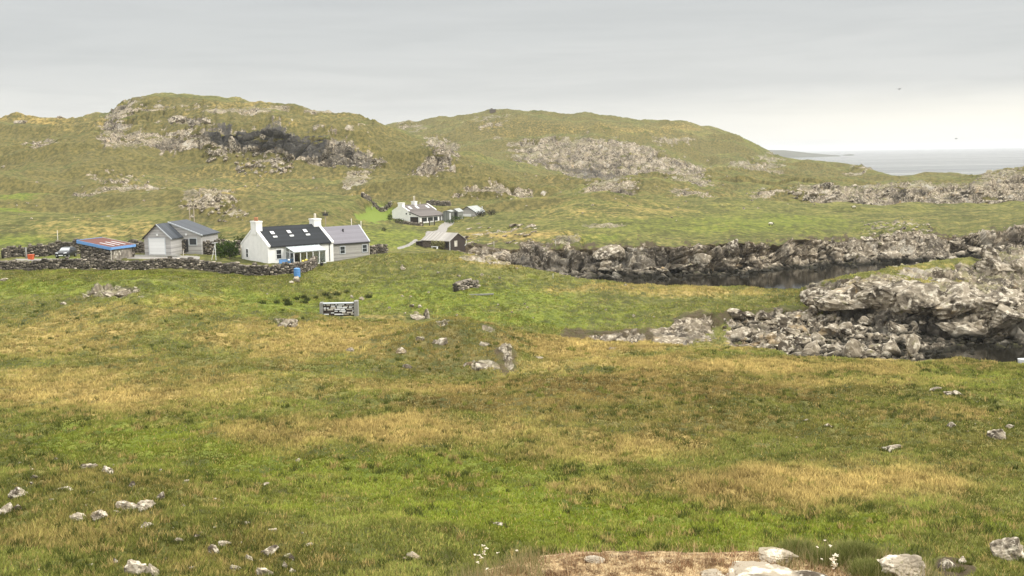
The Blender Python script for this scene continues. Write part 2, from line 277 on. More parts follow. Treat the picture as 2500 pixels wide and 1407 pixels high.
# ------------------------------------------------------------------ terrain: section lines across the land
# each line: (pixel x, pixel y in the 2500 px photograph, distance) from left to right; the land is smooth between lines
RS = 1.427
OX = [(-300,320,420),(0,303,420),(50,296,420),(150,292,420),(262,287,402),(275,278,392),(295,258,384),(330,243,380),(370,237,378),(430,240,380),(550,248,385),(640,258,385),(750,281,380),(850,293,375),(900,306,372),(935,320,370),(1000,332,368),(1060,345,366),(1110,368,366),(1180,395,370),(1250,415,378),(1320,432,385),(1400,442,390),(1500,444,392),(1600,441,394),(1700,439,396),(1850,440,400),(2000,436,405),(2130,450,405),(2300,449,405),(2400,447,405),(2500,436,405),(2800,425,405)]
LINES = [
 ('V0', 'z', [(-300,19.3,.25),(2800,19.3,.25)], 0),
 ('V1', 'z', [(-300,19.1,1.6),(900,19.2,1.6),(1300,19.3,1.6),(2200,19.3,1.6),(2400,19.2,1.6),(2800,19.1,1.6)], 0),
 ('V2', 'z', [(-300,18.3,3.6),(900,18.4,3.6),(1120,18.8,4),(1220,19.1,4.2),(1300,19.25,4.2),(1600,19.3,4.2),(2100,19.3,4.2),(2220,19.15,4.2),(2300,18.8,4.2),(2450,18.4,3.8),(2800,18.3,3.6)], 0),
 ('RIM', 'y', [(-300,1560,4.7),(900,1520,4.7),(1100,1440,4.7),(1200,1408,4.8),(1290,1385,4.9),(1400,1366,5.0),(1600,1358,5.0),(1750,1364,5.0),(1900,1364,5.1),(2050,1356,5.2),(2150,1372,5.1),(2220,1392,5.0),(2290,1420,4.9),(2400,1500,4.8),(2800,1560,4.7)], 4),
 ('V4', 'z', [(-300,15.5,7),(1200,16.6,7),(2200,16.5,7),(2800,15.5,7)], 0),
 ('V5', 'z', [(-300,11.6,13),(2800,11.8,13)], 0),
 ('A', 'y', [(-300,1440,21),(2800,1440,21)], 0),
 ('B', 'y', [(-300,1262,28),(300,1255,28),(700,1280,28),(1200,1270,28),(2800,1270,28)], 0),
 ('C', 'y', [(-300,1100,38),(2800,1100,38)], 0),
 ('D', 'y', [(-300,985,47),(2800,985,47)], 0),
 ('E', 'y', [(-300,870,65),(0,865,65),(400,850,66),(800,870,64),(1100,905,60),(1400,905,57),(1800,908,56),(2200,918,56),(2800,922,56)], 0),
 ('F', 'y', [(-300,745,88),(0,726,92),(150,716,92),(280,702,92),(350,692,92),(430,706,90),(550,735,88),(700,752,86),(820,775,84),(960,783,82),(1060,795,80),(1105,796,79),(1200,813,77),(1300,825,76),(1450,835,74),(1700,845,70),(1800,850,68),(1950,870,64),(2100,880,62),(2250,885,62),(2500,890,61),(2800,896,60)], 3),
 ('G', 'y', [(-300,750,98),(0,733,102),(350,697,102),(550,741,98),(700,758,96),(820,780,93),(960,789,91),(1105,804,88),(1200,822,86),(1300,840,84),(1400,852,82),(1500,856,81),(1600,858,80),(1700,862,78),(1800,872,77),(1900,886,79),(2000,886,80),(2100,890,79),(2230,897,79),(2320,912,79),(2400,912,79),(2500,912,79),(2800,915,79)], 3),
 ('G2', 'y', [(-300,722,107),(0,705,107),(350,683,107),(550,712,104),(700,725,103),(820,748,101),(960,755,99),(1105,758,97),(1200,785,94),(1300,806,90),(1400,838,88),(1500,842,87),(1600,846,86),(1700,835,88),(1800,784,101),(1900,766,104),(2000,770,102),(2100,786,97),(2230,813,93),(2320,830,90),(2400,833,90),(2500,836,89),(2800,840,88)], 5),
 ('G3', 'y', [(-300,690,113),(0,680,112),(350,672,112),(550,690,109),(700,695,108),(820,712,108),(960,715,108),(1105,718,106),(1200,735,104),(1260,765,97),(1300,790,92.5),(1400,799,92),(1500,800,92),(1600,795,93),(1640,785,94),(1700,766,96),(1800,758,104),(1900,747,107),(2000,745,104),(2100,728,99),(2230,748,94.6),(2320,762,91.8),(2400,764,91.6),(2500,772,90.6),(2800,772,89.6)], 7),
 ('G4', 'y', [(-300,672,116),(0,668,116),(350,666,116),(550,678,113),(700,680,111),(820,675,115),(960,670,118),(1105,668,117),(1200,685,115),(1300,700,112),(1400,735,106),(1500,738,106),(1600,740,105),(1700,735,106),(1800,733,110),(1900,728,110),(1960,712,109),(2000,690,108),(2080,667,107),(2150,664,106),(2206,674,105),(2262,692,104),(2360,698,103),(2444,702,102),(2500,720,101),(2800,725,100)], 6),
 ('G5', 'y', [(-300,667,117),(0,664,117),(350,663,117),(550,675,114),(700,675,112),(820,662,118),(960,646,122),(1105,643,122),(1200,656,120),(1300,676,118),(1400,705,113),(1500,712,111),(1600,716,111),(1700,714,111),(1800,716,113),(1900,714,113),(1960,712,112),(2000,700,111),(2080,680,111),(2150,672,111),(2206,678,110),(2262,698,109),(2360,704,109),(2444,708,109),(2500,726,108),(2800,730,108)], 3),
 ('H', 'y', [(-300,662,118),(0,660,118),(350,660,118),(550,672,115),(700,670,113),(770,655,119),(820,645,124),(900,626,127),(960,618,127),(1105,615,127),(1200,628,126),(1300,652,123),(1400,674,120),(1500,689,116),(1560,695,116),(1700,699,116),(1800,701,116),(1900,703,116),(1980,705,115),(2040,690,115),(2100,672,115),(2160,655,117),(2230,645,117),(2320,633,118),(2390,632,119),(2430,615,121),(2500,606,122),(2800,600,122)], 3),
 ('HI', 'y', [(-300,650,124),(0,641,124),(150,638,123),(300,634,121),(500,636,121),(580,646,121),(700,650,119),(770,644,124),(820,634,130),(900,622,134),(960,620,136),(1105,622,136),(1200,642,134),(1280,676,131),(1350,734,126),(1500,748,122),(1950,748,122),(2100,754,118),(2230,738,123),(2500,724,127),(2800,724,127)], 0),
 ('I', 'y', [(-300,645,130),(0,631,134),(140,627,134),(240,620,134),(300,615,133),(500,615,134),(600,612,137),(700,612,140),(800,614,141),(900,612,145),(1000,608,150),(1070,609,150),(1120,613,150),(1200,641,146),(1300,669,143),(1400,681,140),(1500,690,138),(1620,692,138),(1750,683,140),(1900,663,147),(2000,656,150),(2100,656,150),(2200,646,153),(2350,642,153),(2500,634,156),(2800,630,157)], 5),
 ('J1', 'y', [(-300,622,140),(0,616,142),(300,610,144),(500,608,145),(700,600,148),(800,598,149),(900,602,150),(1000,602,153),(1070,606,151.5),(1120,608,152),(1200,628,148),(1300,652,148),(1400,660,146.6),(1500,662,146.4),(1620,662,145.4),(1750,655,146),(1900,640,151),(2000,636,154.5),(2100,628,157),(2200,620,161),(2350,614,162),(2500,604,165),(2800,600,163)], 9),
 ('J', 'y', [(-300,600,150),(0,598,152),(300,590,155),(500,585,157),(700,585,158),(800,582,160),(900,588,158),(1000,590,160),(1120,598,156),(1200,605,151.5),(1300,607,150.5),(1400,606,149),(1500,603,149),(1600,600,148),(1700,594,148),(1850,590,151),(1950,590,156),(2050,590,158),(2130,578,164),(2250,572,165),(2350,574,166),(2450,562,169),(2500,555,170),(2800,548,172)], 7),
 ('K', 'y', [(-300,560,175),(0,540,180),(150,532,185),(300,528,185),(450,535,180),(600,560,168),(700,560,168),(800,555,172),(900,552,188),(1000,549,200),(1060,549,200),(1130,536,208),(1180,525,212),(1300,505,218),(1400,495,225),(1500,495,230),(1650,502,235),(1800,505,240),(2000,508,245),(2300,510,252),(2500,508,255),(2800,505,258)], 0),
 ('K2', 'y', [(-300,512,200),(0,500,205),(200,515,200),(300,505,200),(420,500,196),(450,482,194),(500,464,193),(560,470,193),(650,478,195),(800,490,198),(870,499,203),(920,512,222),(1000,509,232),(1100,508,236),(1200,502,240),(1300,476,246),(1400,480,252),(1500,488,254),(1650,497,258),(1800,502,262),(2000,504,265),(2300,506,268),(2500,503,270),(2800,500,275)], 2),
 ('K3', 'y', [(-300,508,240),(0,498,242),(200,512,238),(300,500,238),(450,494,240),(500,478,242),(560,484,242),(650,490,246),(800,500,250),(870,507,250),(920,510,246),(1000,504,245),(1100,505,246),(1200,499,248),(1300,477,254),(1400,484,268),(1500,486,270),(1650,490,275),(1800,500,280),(2000,506,283),(2300,510,285),(2500,509,287),(2800,507,290)], 2),
 ('L', 'y', [(-300,455,270),(0,450,270),(150,455,268),(230,445,266),(300,432,266),(400,428,266),(480,436,268),(600,432,272),(750,425,275),(850,428,272),(940,437,266),(1000,440,264),(1100,449,264),(1200,458,264),(1300,467,266),(1400,470,285),(1480,460,290),(1560,450,292),(1650,447,295),(1750,450,300),(1850,462,305),(2000,450,310),(2100,456,305),(2200,450,310),(2300,456,305),(2500,445,300),(2800,440,300)], 3),
 ('L2', 'y', [(-300,456,285),(0,452,285),(150,457,284),(230,449,282),(300,439,292),(400,435,292),(480,443,293),(600,439,296),(750,431,295),(850,434,292),(940,444,290),(1000,447,290),(1100,456,290),(1200,464,290),(1300,469,292),(1400,470,305),(1480,466,306),(1560,456,308),(1650,452,311),(1750,454,316),(1850,462,322),(2000,453,325),(2100,458,322),(2200,453,325),(2300,458,322),(2500,447,318),(2800,442,318)], 2),
 ('M', 'y', [(-300,420,305),(0,410,308),(230,370,312),(400,362,322),(520,352,323),(650,372,321),(780,386,319),(850,402,316),(930,413,312),(1000,425,318),(1100,430,320),(1200,440,325),(1300,446,330),(1400,454,335),(1500,452,340),(1600,445,345),(1700,442,350),(1850,448,350),(2000,445,350),(2130,450,350),(2300,448,350),(2500,435,350),(2800,430,350)], 4),
 ('N', 'y', [(-300,380,340),(0,345,345),(100,335,345),(230,334,342),(330,324,338),(400,326,334),(520,318,327),(640,322,325),(740,326,324),(800,322,325),(850,345,324),(900,364,324),(930,386,326),(1000,387,335),(1060,380,338),(1100,397,340),(1200,417,350),(1300,436,360),(1400,446,365),(1500,446,368),(1600,442,370),(1700,440,372),(1850,444,380),(2000,440,385),(2130,452,385),(2300,451,385),(2500,440,385),(2800,425,385)], 5),
 ('O', 'y', OX, 2),
 ('P', 'y', [(x, y + 7, r + 45) for x, y, r in OX], 0),
 ('Q', 'y', [(-300,345,500),(0,325,500),(300,285,500),(400,262,500),(640,280,500),(850,315,500),(935,338,495),(1000,352,490),(1100,380,480),(1200,405,470),(1340,414,465),(1450,433,462),(1560,441,462),(1700,438,465),(1800,438,468),(1900,438,465),(2000,434,460),(2130,450,455),(2300,448,460),(2500,434,455),(2800,412,455)], 4),
 ('R', 'y', [(-300,345,560),(0,328,560),(300,290,560),(400,266,560),(640,284,560),(850,318,560),(950,342,560),(1100,347,545),(1250,348,530),(1350,348,522),(1450,343,512),(1550,355,506),(1650,384,498),(1720,415,495),(1800,418,490),(1900,418,490),(2000,425,485),(2130,446,480),(2200,446,490),(2300,442,490),(2400,442,480),(2500,428,475),(2800,408,475)], 4),
 ('S', 'y', [(-300,350,700),(0,332,700),(300,292,700),(400,272,700),(640,290,700),(850,320,700),(930,313,700),(960,303,700),(1050,292,700),(1120,287,700),(1165,277,700),(1195,271,700),(1250,273,700),(1340,277,700),(1400,284,700),(1480,293,700),(1550,292,700),(1600,300,695),(1740,309,690),(1790,325,670),(1830,350,640),(1870,367,600),(1900,380,570),(1960,388,545),(2050,398,525),(2100,405,512),(2140,424,506),(2175,437,508),(2210,430,512),(2250,417,512),(2330,420,512),(2385,436,508),(2420,414,500),(2500,408,500),(2800,404,500)], 2),
 ('T', 'z', [(-300,-7,860),(1700,-7,860),(1900,-7,680),(2100,-7,600),(2800,-7,580)], 0),
]
NC = 1420
U0_, U1_ = uq(-430, 700)[0], uq(2930, 700)[0]
UC = np.linspace(U0_, U1_, NC)
PXC = np.interp(UC, [uq(x, 500)[0] for x in np.linspace(-460, 2960, 60)], np.linspace(-460, 2960, 60))
def smooth1(a, s):
    k = np.exp(-.5 * (np.arange(-3 * s, 3 * s + 1) / s) ** 2); k /= k.sum()
    return np.convolve(np.pad(a, 3 * s, mode='edge'), k, 'valid')
LY, LZ, IDX = [], [], {}
for i, (nm, kind, pts, jit) in enumerate(LINES):
    IDX[nm] = i
    us, Ys, Zs = [], [], []
    for px, v, y0 in pts:
        Y = y0 * RS if y0 > 3 else y0
        u, q = uq(px, v if kind == 'y' else 600)
        us.append(u); Ys.append(Y); Zs.append(22 + Y * q if kind == 'y' else v)
    us = np.array(us); Y = np.interp(UC, us, Ys); Z = np.interp(UC, us, Zs)
    Y = smooth1(Y, 7); Z = smooth1(Z, 5)
    if jit:
        zz = np.zeros(NC)
        w = sum(noise2(UC * k + i * 7.3, zz + i * 3.1, 40 + i) * a for k, a in ((30, .45), (75, .35), (170, .25), (400, .15)))
        Z = Z + w * jit * Y / FPX
        Y = Y * (1 + .012 * jit / 5 * sum(noise2(UC * k + i * 3.3, zz + i * 9.1, 60 + i) * a for k, a in ((22, .6), (60, .4), (150, .3))))
    LY.append(Y); LZ.append(Z)
LY = np.array(LY); LZ = np.array(LZ)
for k in range(1, len(LY)): LY[k] = np.maximum(LY[k], LY[k-1] + .2)
h = np.diff(LY, axis=0); d = np.diff(LZ, axis=0) / h
m = np.zeros_like(LY); m[0] = d[0]; m[-1] = d[-1]
w1 = 2 * h[1:] + h[:-1]; w2 = h[1:] + 2 * h[:-1]
same = d[:-1] * d[1:] > 0
with np.errstate(divide='ignore', invalid='ignore'):
    m[1:-1] = np.where(same, (w1 + w2) / (w1 / d[:-1] + w2 / d[1:]), 0)
ROWS = {'V0':4,'V1':8,'V2':14,'RIM':10,'V4':6,'V5':8,'A':70,'B':80,'C':60,'D':60,'E':60,'F':10,'G':44,'G2':50,'G3':46,'G4':16,'G5':30,'H':12,'HI':14,'I':56,'J1':60,'J':46,'K':36,'K2':14,'K3':44,'L':12,'L2':40,'M':50,'N':56,'O':6,'P':8,'Q':44,'R':48,'S':6}
Yg, Zg, Lam = [], [], []
for k in range(len(LINES) - 1):
    n = ROWS[LINES[k][0]]
    tt = np.linspace(0, 1, n, endpoint=False)[:, None]
    t2, t3 = tt * tt, tt ** 3
    Yg.append(LY[k] + tt * h[k])
    Zg.append((2*t3 - 3*t2 + 1) * LZ[k] + (t3 - 2*t2 + tt) * h[k] * m[k] + (-2*t3 + 3*t2) * LZ[k+1] + (t3 - t2) * h[k] * m[k+1])
    Lam.append(np.repeat(k + tt, NC, 1))
Yg = np.concatenate(Yg + [LY[-1:]]); Zg = np.concatenate(Zg + [LZ[-1:]]); Lam = np.concatenate(Lam + [np.full((1, NC), len(LINES) - 1.0)])
NR = len(Yg); Xg = Yg * UC[None, :]
PXg, PYg = proj(np.stack([Xg, Yg, Zg], -1).reshape(-1, 3)); PXg = PXg.reshape(NR, NC); PYg = PYg.reshape(NR, NC)
Dg = Yg / RS                                    # distance in the same unit as the section lines
def S(a, b, x): t = np.clip((x - a) / (b - a), 0, 1); return t * t * (3 - 2 * t)
def lam(nm): return IDX[nm]

# local mounds and hollows: (pixel x, distance, half width m, half depth m, height m)
for px, y0, wx, wy, hh in [(1105,71,7,9,1.9),(1228,64,2.2,3,.7),(1090,57,11,3.5,-.45),(900,70,5,7,-.5),(1340,67,5,6,-.5),(2030,300,9,8,1.0),(2130,299,6,7,-2.0),(2235,298,8,7,1.0),(2190,297,3,7,-2.5),(2310,299,6,7,-2.5),(2400,298,10,8,1.0),(2480,300,8,8,.6),(1930,302,8,8,1.2),(960,92,7,4,.75),(280,28.5,6,3.5,.85),(60,31,4.5,3.2,.6),(610,25.5,5,3,.75),(2330,25.5,1.6,1.2,.45),(320,93,8,5,.5),(2420,27,2.6,2,.5),(2250,36,4,4,.3),
                           (1440,300,14,16,1.5),(300,240,20,16,2.4),(200,232,9,9,1.6),(1060,330,18,14,3.5),(1300,260,22,14,1.2),(700,340,20,18,2),(1600,470,30,20,4),(1250,600,40,40,6),(2050,330,22,20,1.0)]:
    Y = y0 * RS; X = uq(px, 600)[0] * Y
    Zg += hh * np.exp(-((Xg - X) / wx) ** 2 - ((Yg - Y) / wy) ** 2)

# ------------------------------------------------------------------ ground cover maps
wob = fbm2(Xg * .35, Yg * .22, 4, 5) ; wob2 = fbm2(Xg * 1.1 + 9, Yg * .6, 3, 25)
def ell(cx, cy, rx, ry, st=1.0, rot=0.0, d0=0, d1=1e9, edge=.35, wb=.9):
    dx, dy = PXg - cx, PYg - cy
    if rot: c, s_ = math.cos(math.radians(rot)), math.sin(math.radians(rot)); dx, dy = dx * c + dy * s_, -dx * s_ + dy * c
    e = np.sqrt((dx / rx) ** 2 + (dy / ry) ** 2) + wob * wb * .6 + wob2 * wb * .35
    return st * S(1 + edge, 1 - edge, e) * ((Dg >= d0) & (Dg <= d1))
def pline(pts, w, d0=0, d1=1e9):
    r = np.full((NR, NC), 1e9)
    for (x0, y0), (x1, y1) in zip(pts[:-1], pts[1:]):
        L2 = (x1 - x0) ** 2 + (y1 - y0) ** 2; t = np.clip(((PXg - x0) * (x1 - x0) + (PYg - y0) * (y1 - y0)) / L2, 0, 1)
        r = np.minimum(r, np.hypot(PXg - x0 - t * (x1 - x0), (PYg - y0 - t * (y1 - y0)) * 1.6))
    return S(w * 1.25, w * .75, r + wob2 * w * .3) * ((Dg >= d0) & (Dg <= d1))
def band(l0, l1, p0, p1, e=.12, pe=25):
    ww = wob * .22 + wob2 * .10
    return S(l0 - e, l0 + e, Lam + ww) * S(l1 + e, l1 - e, Lam + ww) * S(p0 - pe, p0 + pe, PXg + wob * 30) * S(p1 + pe, p1 - pe, PXg + wob * 30)
ROCK = np.zeros((NR, NC)); 
def addr(m_):
    global ROCK; ROCK = np.maximum(ROCK, m_)
addr(band(lam('I') - .6, lam('J') - .06, 1240, 3000, .10)); addr(band(lam('I') - .3, lam('J') - .1, 1120, 1260) * .45)
addr(band(lam('G') + .05, lam('G2') + .25, 1770, 2330, .12)); addr(band(lam('G2') - .1, lam('G4') + .55, 2010, 3000, .10)); addr(band(lam('G3') + .2, lam('G4') + .4, 1955, 2040, .15) * .8)
addr(band(lam('G'), lam('G2') + .2, 2200, 3000)); addr(band(lam('G2') - .1, lam('G3') - .1, 1600, 1770) * .42)
addr(band(lam('G5') + .15, lam('H') - .35, 2190, 2400) * .9); addr(band(lam('G4') + .4, lam('I') - .2, 2395, 3000)); addr(band(lam('H') + .25, lam('I'), 1950, 3000))
addr(band(lam('K3') + .05, lam('L2') + .1, 1960, 3000, .12) * .95); addr(band(lam('K2') + .3, lam('K3') + .45, 1640, 2000) * .7); addr(band(lam('L') - .35, lam('L2') + .4, 1840, 2010) * .8)
addr(band(lam('M') + .02, lam('N') + .05, 300, 935, .08)); addr(band(lam('M') + .0, lam('O') - .3, 245, 300, .2, 14) * .9); addr(band(lam('N') + .2, lam('O') + .1, 262, 330, .2, 14) * .75)
addr(band(lam('Q') + .05, lam('R') - .02, 1250, 1735, .12, 40)); addr(band(lam('K'), lam('O'), 2380, 3000, .2) * .75 * (Dg > 360))
for a in [(95,368,55,16,.8),(205,493,30,16,.85),(310,462,75,26,.75),(380,455,40,14,.5),(505,490,58,26,.8),(550,520,60,18,.4),(1075,362,42,24,.95),(1062,404,50,15,.9),(1210,476,90,11,.85),(1440,424,100,15,.95,14),
          (1490,470,75,20,.75),(1640,434,90,12,.8,6),(1640,342,44,13,.8),(1480,346,60,9,.6),(1190,306,60,12,.55),(1000,312,45,12,.5),(880,325,40,14,.5),(560,270,70,7,.6),(625,282,45,8,.6),(440,290,30,12,1),(490,300,45,10,.95),(370,275,35,25,.5),
          (340,262,40,20,.5),(1330,370,40,10,.5),(1150,340,40,8,.4),(1200,345,90,8,.5),(1850,412,70,18,.7),(1880,392,30,20,.6),(2105,418,35,14,.7),(2450,432,70,24,.95),(1385,585,45,12,.6),(1250,560,60,8,.55,-12),(1190,575,50,8,.55,-12),(1480,548,60,6,.4),
          (2190,562,90,22,.6),(1180,632,45,7,.7),(1240,640,50,7,.55),(640,395,55,16,.55),(560,365,55,10,.55),(720,400,25,12,.4),(870,385,40,14,.6),(870,435,35,12,.5),(860,375,30,16,.8),(560,400,40,12,.35),
          (275,718,75,14,.75),(695,790,38,14,.8,20),(1238,872,14,22,.7,-20),(1180,894,40,7,.6),(1080,834,20,9,.6),(1190,840,20,8,.55),(1018,776,30,6,.7),(1500,822,50,10,.7),(1545,826,26,14,.8),(1700,800,60,28,.5)]:
    addr(ell(*a[:5], rot=a[5] if len(a) > 5 else 0))
for a in [(745,288,320,6),(560,265,200,10)]: addr(ell(a[0], a[1], a[2], a[3], .35))
ROCK *= 1 - .8 * band(lam('G4') - .28, lam('G5') + .3, 2010, 2290, .12)          # grass caps the outcrop
ROCK *= 1 - .22 * S(200, 300, Dg)
ROCK *= 1 - .35 * ell(2075, 712, 60, 18, 1)
GRAV = np.zeros((NR, NC)); 
for p, w, a, b in [([(318,630),(400,628),(480,630)], 8, 122, 140), ([(1098,545),(1082,556),(1078,568),(1050,572)], 11, 150, 208), ([(1015,588),(995,600),(975,606)], 5, 140, 170), ([(120,538),(200,535),(260,531),(340,522)], 1.3, 170, 205), ([(40,634),(130,634),(230,634)], 3.5, 122, 140)]:
    GRAV = np.maximum(GRAV, pline(p, w, a, b) * (.55 if w < 2 else 1))
SOIL_SHADE = np.zeros((NR, NC))
for mm in [band(lam('G2') + .05, lam('G3') - .05, 1370, 1800, .16) * .62, band(lam('J') - .45, lam('J') + .04, 1130, 2520, .06) * .75, band(lam('I'), lam('J') + .02, 1115, 1330, .1) * .9, ell(1700, 775, 50, 12, .6), ell(2330, 1385, 45, 26, .8), band(lam('G2') - .2, lam('G3') - .1, 1800, 2010) * .5, ell(2190, 585, 110, 12, .5), band(lam('L') - .6, lam('L') - .45, 1380, 1560) * .6,
           ell(1440, 418, 90, 6, .7, 14)]:
    SOIL_SHADE = np.maximum(SOIL_SHADE, mm)
def blend(lst):
    o = np.zeros((NR, NC))
    for a in lst: o = np.maximum(o, ell(*a[:5], rot=a[5] if len(a) > 5 else 0, edge=.75, wb=1.3))
    return o
DRY_LIT = blend([(300,960,380,55,.8),(850,835,380,38,.75),(1380,848,330,22,.95),(950,1062,380,42,.85),(1500,1100,280,36,.7),(1950,1185,360,42,1.0),(1750,893,450,20,.9),(150,825,220,55,.6),(2050,935,260,16,.5),(180,1325,220,28,.5),(760,800,260,22,.7),(480,735,120,16,.5),(1500,705,180,14,.6),
             (1700,715,200,14,.6),(350,760,200,20,.5),(900,940,300,24,.5),(2350,1010,180,20,.5),(80,302,220,14,.9),(650,262,260,12,.7),(820,300,140,12,.6),(1550,315,220,10,.8),(1250,318,260,10,.5),(1600,400,200,8,.8,8),(700,470,220,9,.6),(620,435,300,8,.5),(1250,450,120,7,.5),(1500,520,220,14,.4),(1300,580,160,16,.55),
             (1180,640,120,14,.5),(300,560,260,16,.45),(900,345,120,12,.4),(1700,470,200,8,.5),(1650,330,200,6,.6),(2100,690,200,10,.5),(2250,650,120,10,.3)])
HEATH_SHADE = blend([(1500,955,440,44,1.0),(1250,985,300,30,.95),(1700,1030,340,40,.6),(350,470,300,30,.6),(250,400,250,22,.5),(700,380,250,22,.45),(600,540,200,16,.4),(1050,470,200,14,.55),(1150,400,120,26,.35),(1900,960,300,20,.4),(2200,1080,260,26,.35),(550,890,300,14,.4),(620,1390,220,30,.5),(250,1230,260,40,.35),(1080,858,170,44,.75),(250,1235,240,46,.6),(600,1385,230,34,.6),(1750,490,160,8,.5),(400,350,60,16,.4),(1050,440,200,10,.4),(300,510,200,10,.4)])
LUSH = blend([(350,1085,380,50,.8),(900,1150,560,60,.75),(1300,1255,560,70,.9),(1850,1295,460,50,.9),(1100,1130,420,26,.5),(150,705,330,18,.95),(600,738,280,24,.85),(1150,725,300,44,.75),(1280,780,240,26,.7),(420,672,260,10,.6),(1450,760,200,26,.5),(1900,548,240,24,.6),(1450,578,80,11,.7),(40,505,90,8,.8),
              (960,575,100,18,.6),(950,595,70,14,.7),(40,585,100,16,.7),(1650,545,300,26,.45),(1250,390,120,22,.45),(1900,345,160,20,.4),(760,900,260,16,.35,-20),(2400,930,160,18,.4),(2100,1040,120,16,.5),(560,990,160,16,.4),(1750,530,260,20,.3),(140,632,60,6,.8),(700,660,80,10,.4),(860,700,200,16,.4),(560,625,60,8,.8)])
LAWN = np.maximum(ell(918, 531, 44, 17, 1, d0=160, d1=235, wb=.6), ell(160, 633, 40, 3, .8, d0=125, d1=138, wb=.3))
TURF = band(1.2, lam('RIM') + .5, 1180, 2250, .3, 40)          # dry trampled turf on the bank beside the viewer
knoll = np.maximum(np.maximum(ell(1100, 850, 165, 52), ell(250, 1235, 250, 50)), np.maximum(ell(600, 1385, 230, 36), ell(280, 712, 110, 20) * .6))
DRY_LIT *= 1 - .75 * knoll; LUSH *= 1 - .6 * knoll; DRY_LIT *= 1 - .45 * S(190, 300, Dg); SOIL_SHADE = np.maximum(SOIL_SHADE, ell(1236, 880, 30, 26, .5)); HEATH_SHADE = np.maximum(HEATH_SHADE, .8 * ell(1225, 870, 50, 34))  # mound's right flank: its shade painted in as dark soil and heath
DRY_LIT = np.clip(DRY_LIT + .25 * wob2, 0, 1); LUSH = np.clip(LUSH * (1 - .6 * DRY_LIT) + .15 * wob, 0, 1)

# ------------------------------------------------------------------ relief
gx = Xg / np.maximum(Yg * .09, 1.0); gy = Yg / np.maximum(Yg * .09, 1.0)
amp = np.clip(S(8, 40, Yg), 0, 1)
far = S(240, 420, Yg)
flat = np.clip(GRAV * 1.2 + LAWN, 0, 1)
rel = fbm2(Xg * .12, Yg * .07, 4, 90) * .30 + fbm2(Xg * .55, Yg * .33, 3, 95) * .10
crest = np.exp(-((Lam - lam('O')) / .12) ** 2) + np.exp(-((Lam - lam('S')) / .12) ** 2)
rel = rel * (1 - far) + far * (fbm2(Xg * .03, Yg * .02, 5, 70, .55) * 4.2 + fbm2(Xg * .11, Yg * .07, 4, 73) * 1.1) * (1 - .7 * np.clip(crest, 0, 1))
rid = S(255, 330, Yg); crest2 = np.exp(-((Lam - lam('O')) / .3) ** 2) + np.exp(-((Lam - lam('S')) / .3) ** 2); rid2 = 1 - np.abs(noise2(Xg * .0105 + 3, Yg * .024, 171)); rid3 = 1 - np.abs(noise2(Xg * .026 + 11, Yg * .06, 172))
rel = rel + rid * (1 - .9 * np.clip(crest2, 0, 1)) * (1 - .6 * ROCK) * (1 - .85 * S(1450, 1700, PXg) * (Dg < 345)) * ((rid2 - .6) * 7.0 + (rid3 - .6) * 3.2)
mid_ = S(135, 160, Dg) * (1 - far); rel = rel + mid_ * fbm2(Xg * .05, Yg * .035, 4, 79) * .9
tus = np.abs(noise2(Xg * 1.15, Yg * .95, 133)) + .5 * np.abs(noise2(Xg * 2.6 + 7, Yg * 2.2, 134)) + .6 * noise2(Xg * .4, Yg * .4, 135); near_ = S(15, 28, Yg) * S(230, 120, Yg)
rel = rel + near_ * (tus - .45) * .17 + S(2.5, 4, Yg) * S(11, 8, Yg) * (.05 * noise2(Xg * 2.2, Yg * 2.2, 140) + .035 * noise2(Xg * 6, Yg * 6, 141) + .015 * noise2(Xg * 17, Yg * 17, 142))
yard = S(118, 124, Dg) * S(150, 140, Dg) * S(1000, 940, PXg)
sea = S(.4, -1.0, Zg)
Zg = Zg + rel * amp * (1 - .85 * flat) * (1 - .75 * yard) * (1 - .6 * sea) + amp * (1 - far) * (1 - flat) * (1 - yard) * fbm2(Xg * 1.6, Yg * 1.1, 2, 33) * .06
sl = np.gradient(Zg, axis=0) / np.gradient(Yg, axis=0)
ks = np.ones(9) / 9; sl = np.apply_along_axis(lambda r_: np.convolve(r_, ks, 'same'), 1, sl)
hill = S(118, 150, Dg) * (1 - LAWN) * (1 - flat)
HEATH_SHADE = np.clip(HEATH_SHADE + hill * S(.05, .30, sl) * 1.0, 0, 1); DRY_LIT = np.clip(DRY_LIT + hill * S(.10, -.05, sl) * .28 * (1 - LUSH), 0, 1); LUSH = np.clip(LUSH - hill * S(.1, .4, sl) * .4, 0, 1)  # steep hill faces darkened, flats lightened: slope shading painted into the cover
Pg = np.stack([Xg, Yg, Zg], -1)
def normals(P):
    du = np.gradient(P, axis=1); dv = np.gradient(P, axis=0); n = np.cross(du, dv); n /= np.linalg.norm(n, axis=-1, keepdims=True) + 1e-12
    return n
Nn = normals(Pg)
for _ in range(3):
    Nn = (Nn + np.roll(Nn, 1, 0) + np.roll(Nn, -1, 0) + np.roll(Nn, 2, 1) + np.roll(Nn, -2, 1)); Nn /= np.linalg.norm(Nn, axis=-1, keepdims=True)
sel = np.where((ROCK > .04).ravel())[0]
p = Pg.reshape(-1, 3)[sel]; rk = ROCK.ravel()[sel]; nn = Nn.reshape(-1, 3)[sel]; rr = Yg.ravel()[sel]
dip = math.radians(24)
ps = np.stack([p[:,0] * math.cos(dip) + p[:,2] * math.sin(dip), p[:,1] * .9, (-p[:,0] * math.sin(dip) + p[:,2] * math.cos(dip)) * 1.7], 1)
ps += .35 * np.stack([vnoise(p[:,0]*.5, p[:,1]*.5, p[:,2]*.5, 3), vnoise(p[:,0]*.5+9, p[:,1]*.5, p[:,2]*.5, 4), vnoise(p[:,0]*.5, p[:,1]*.5+5, p[:,2]*.5, 5)], 1)
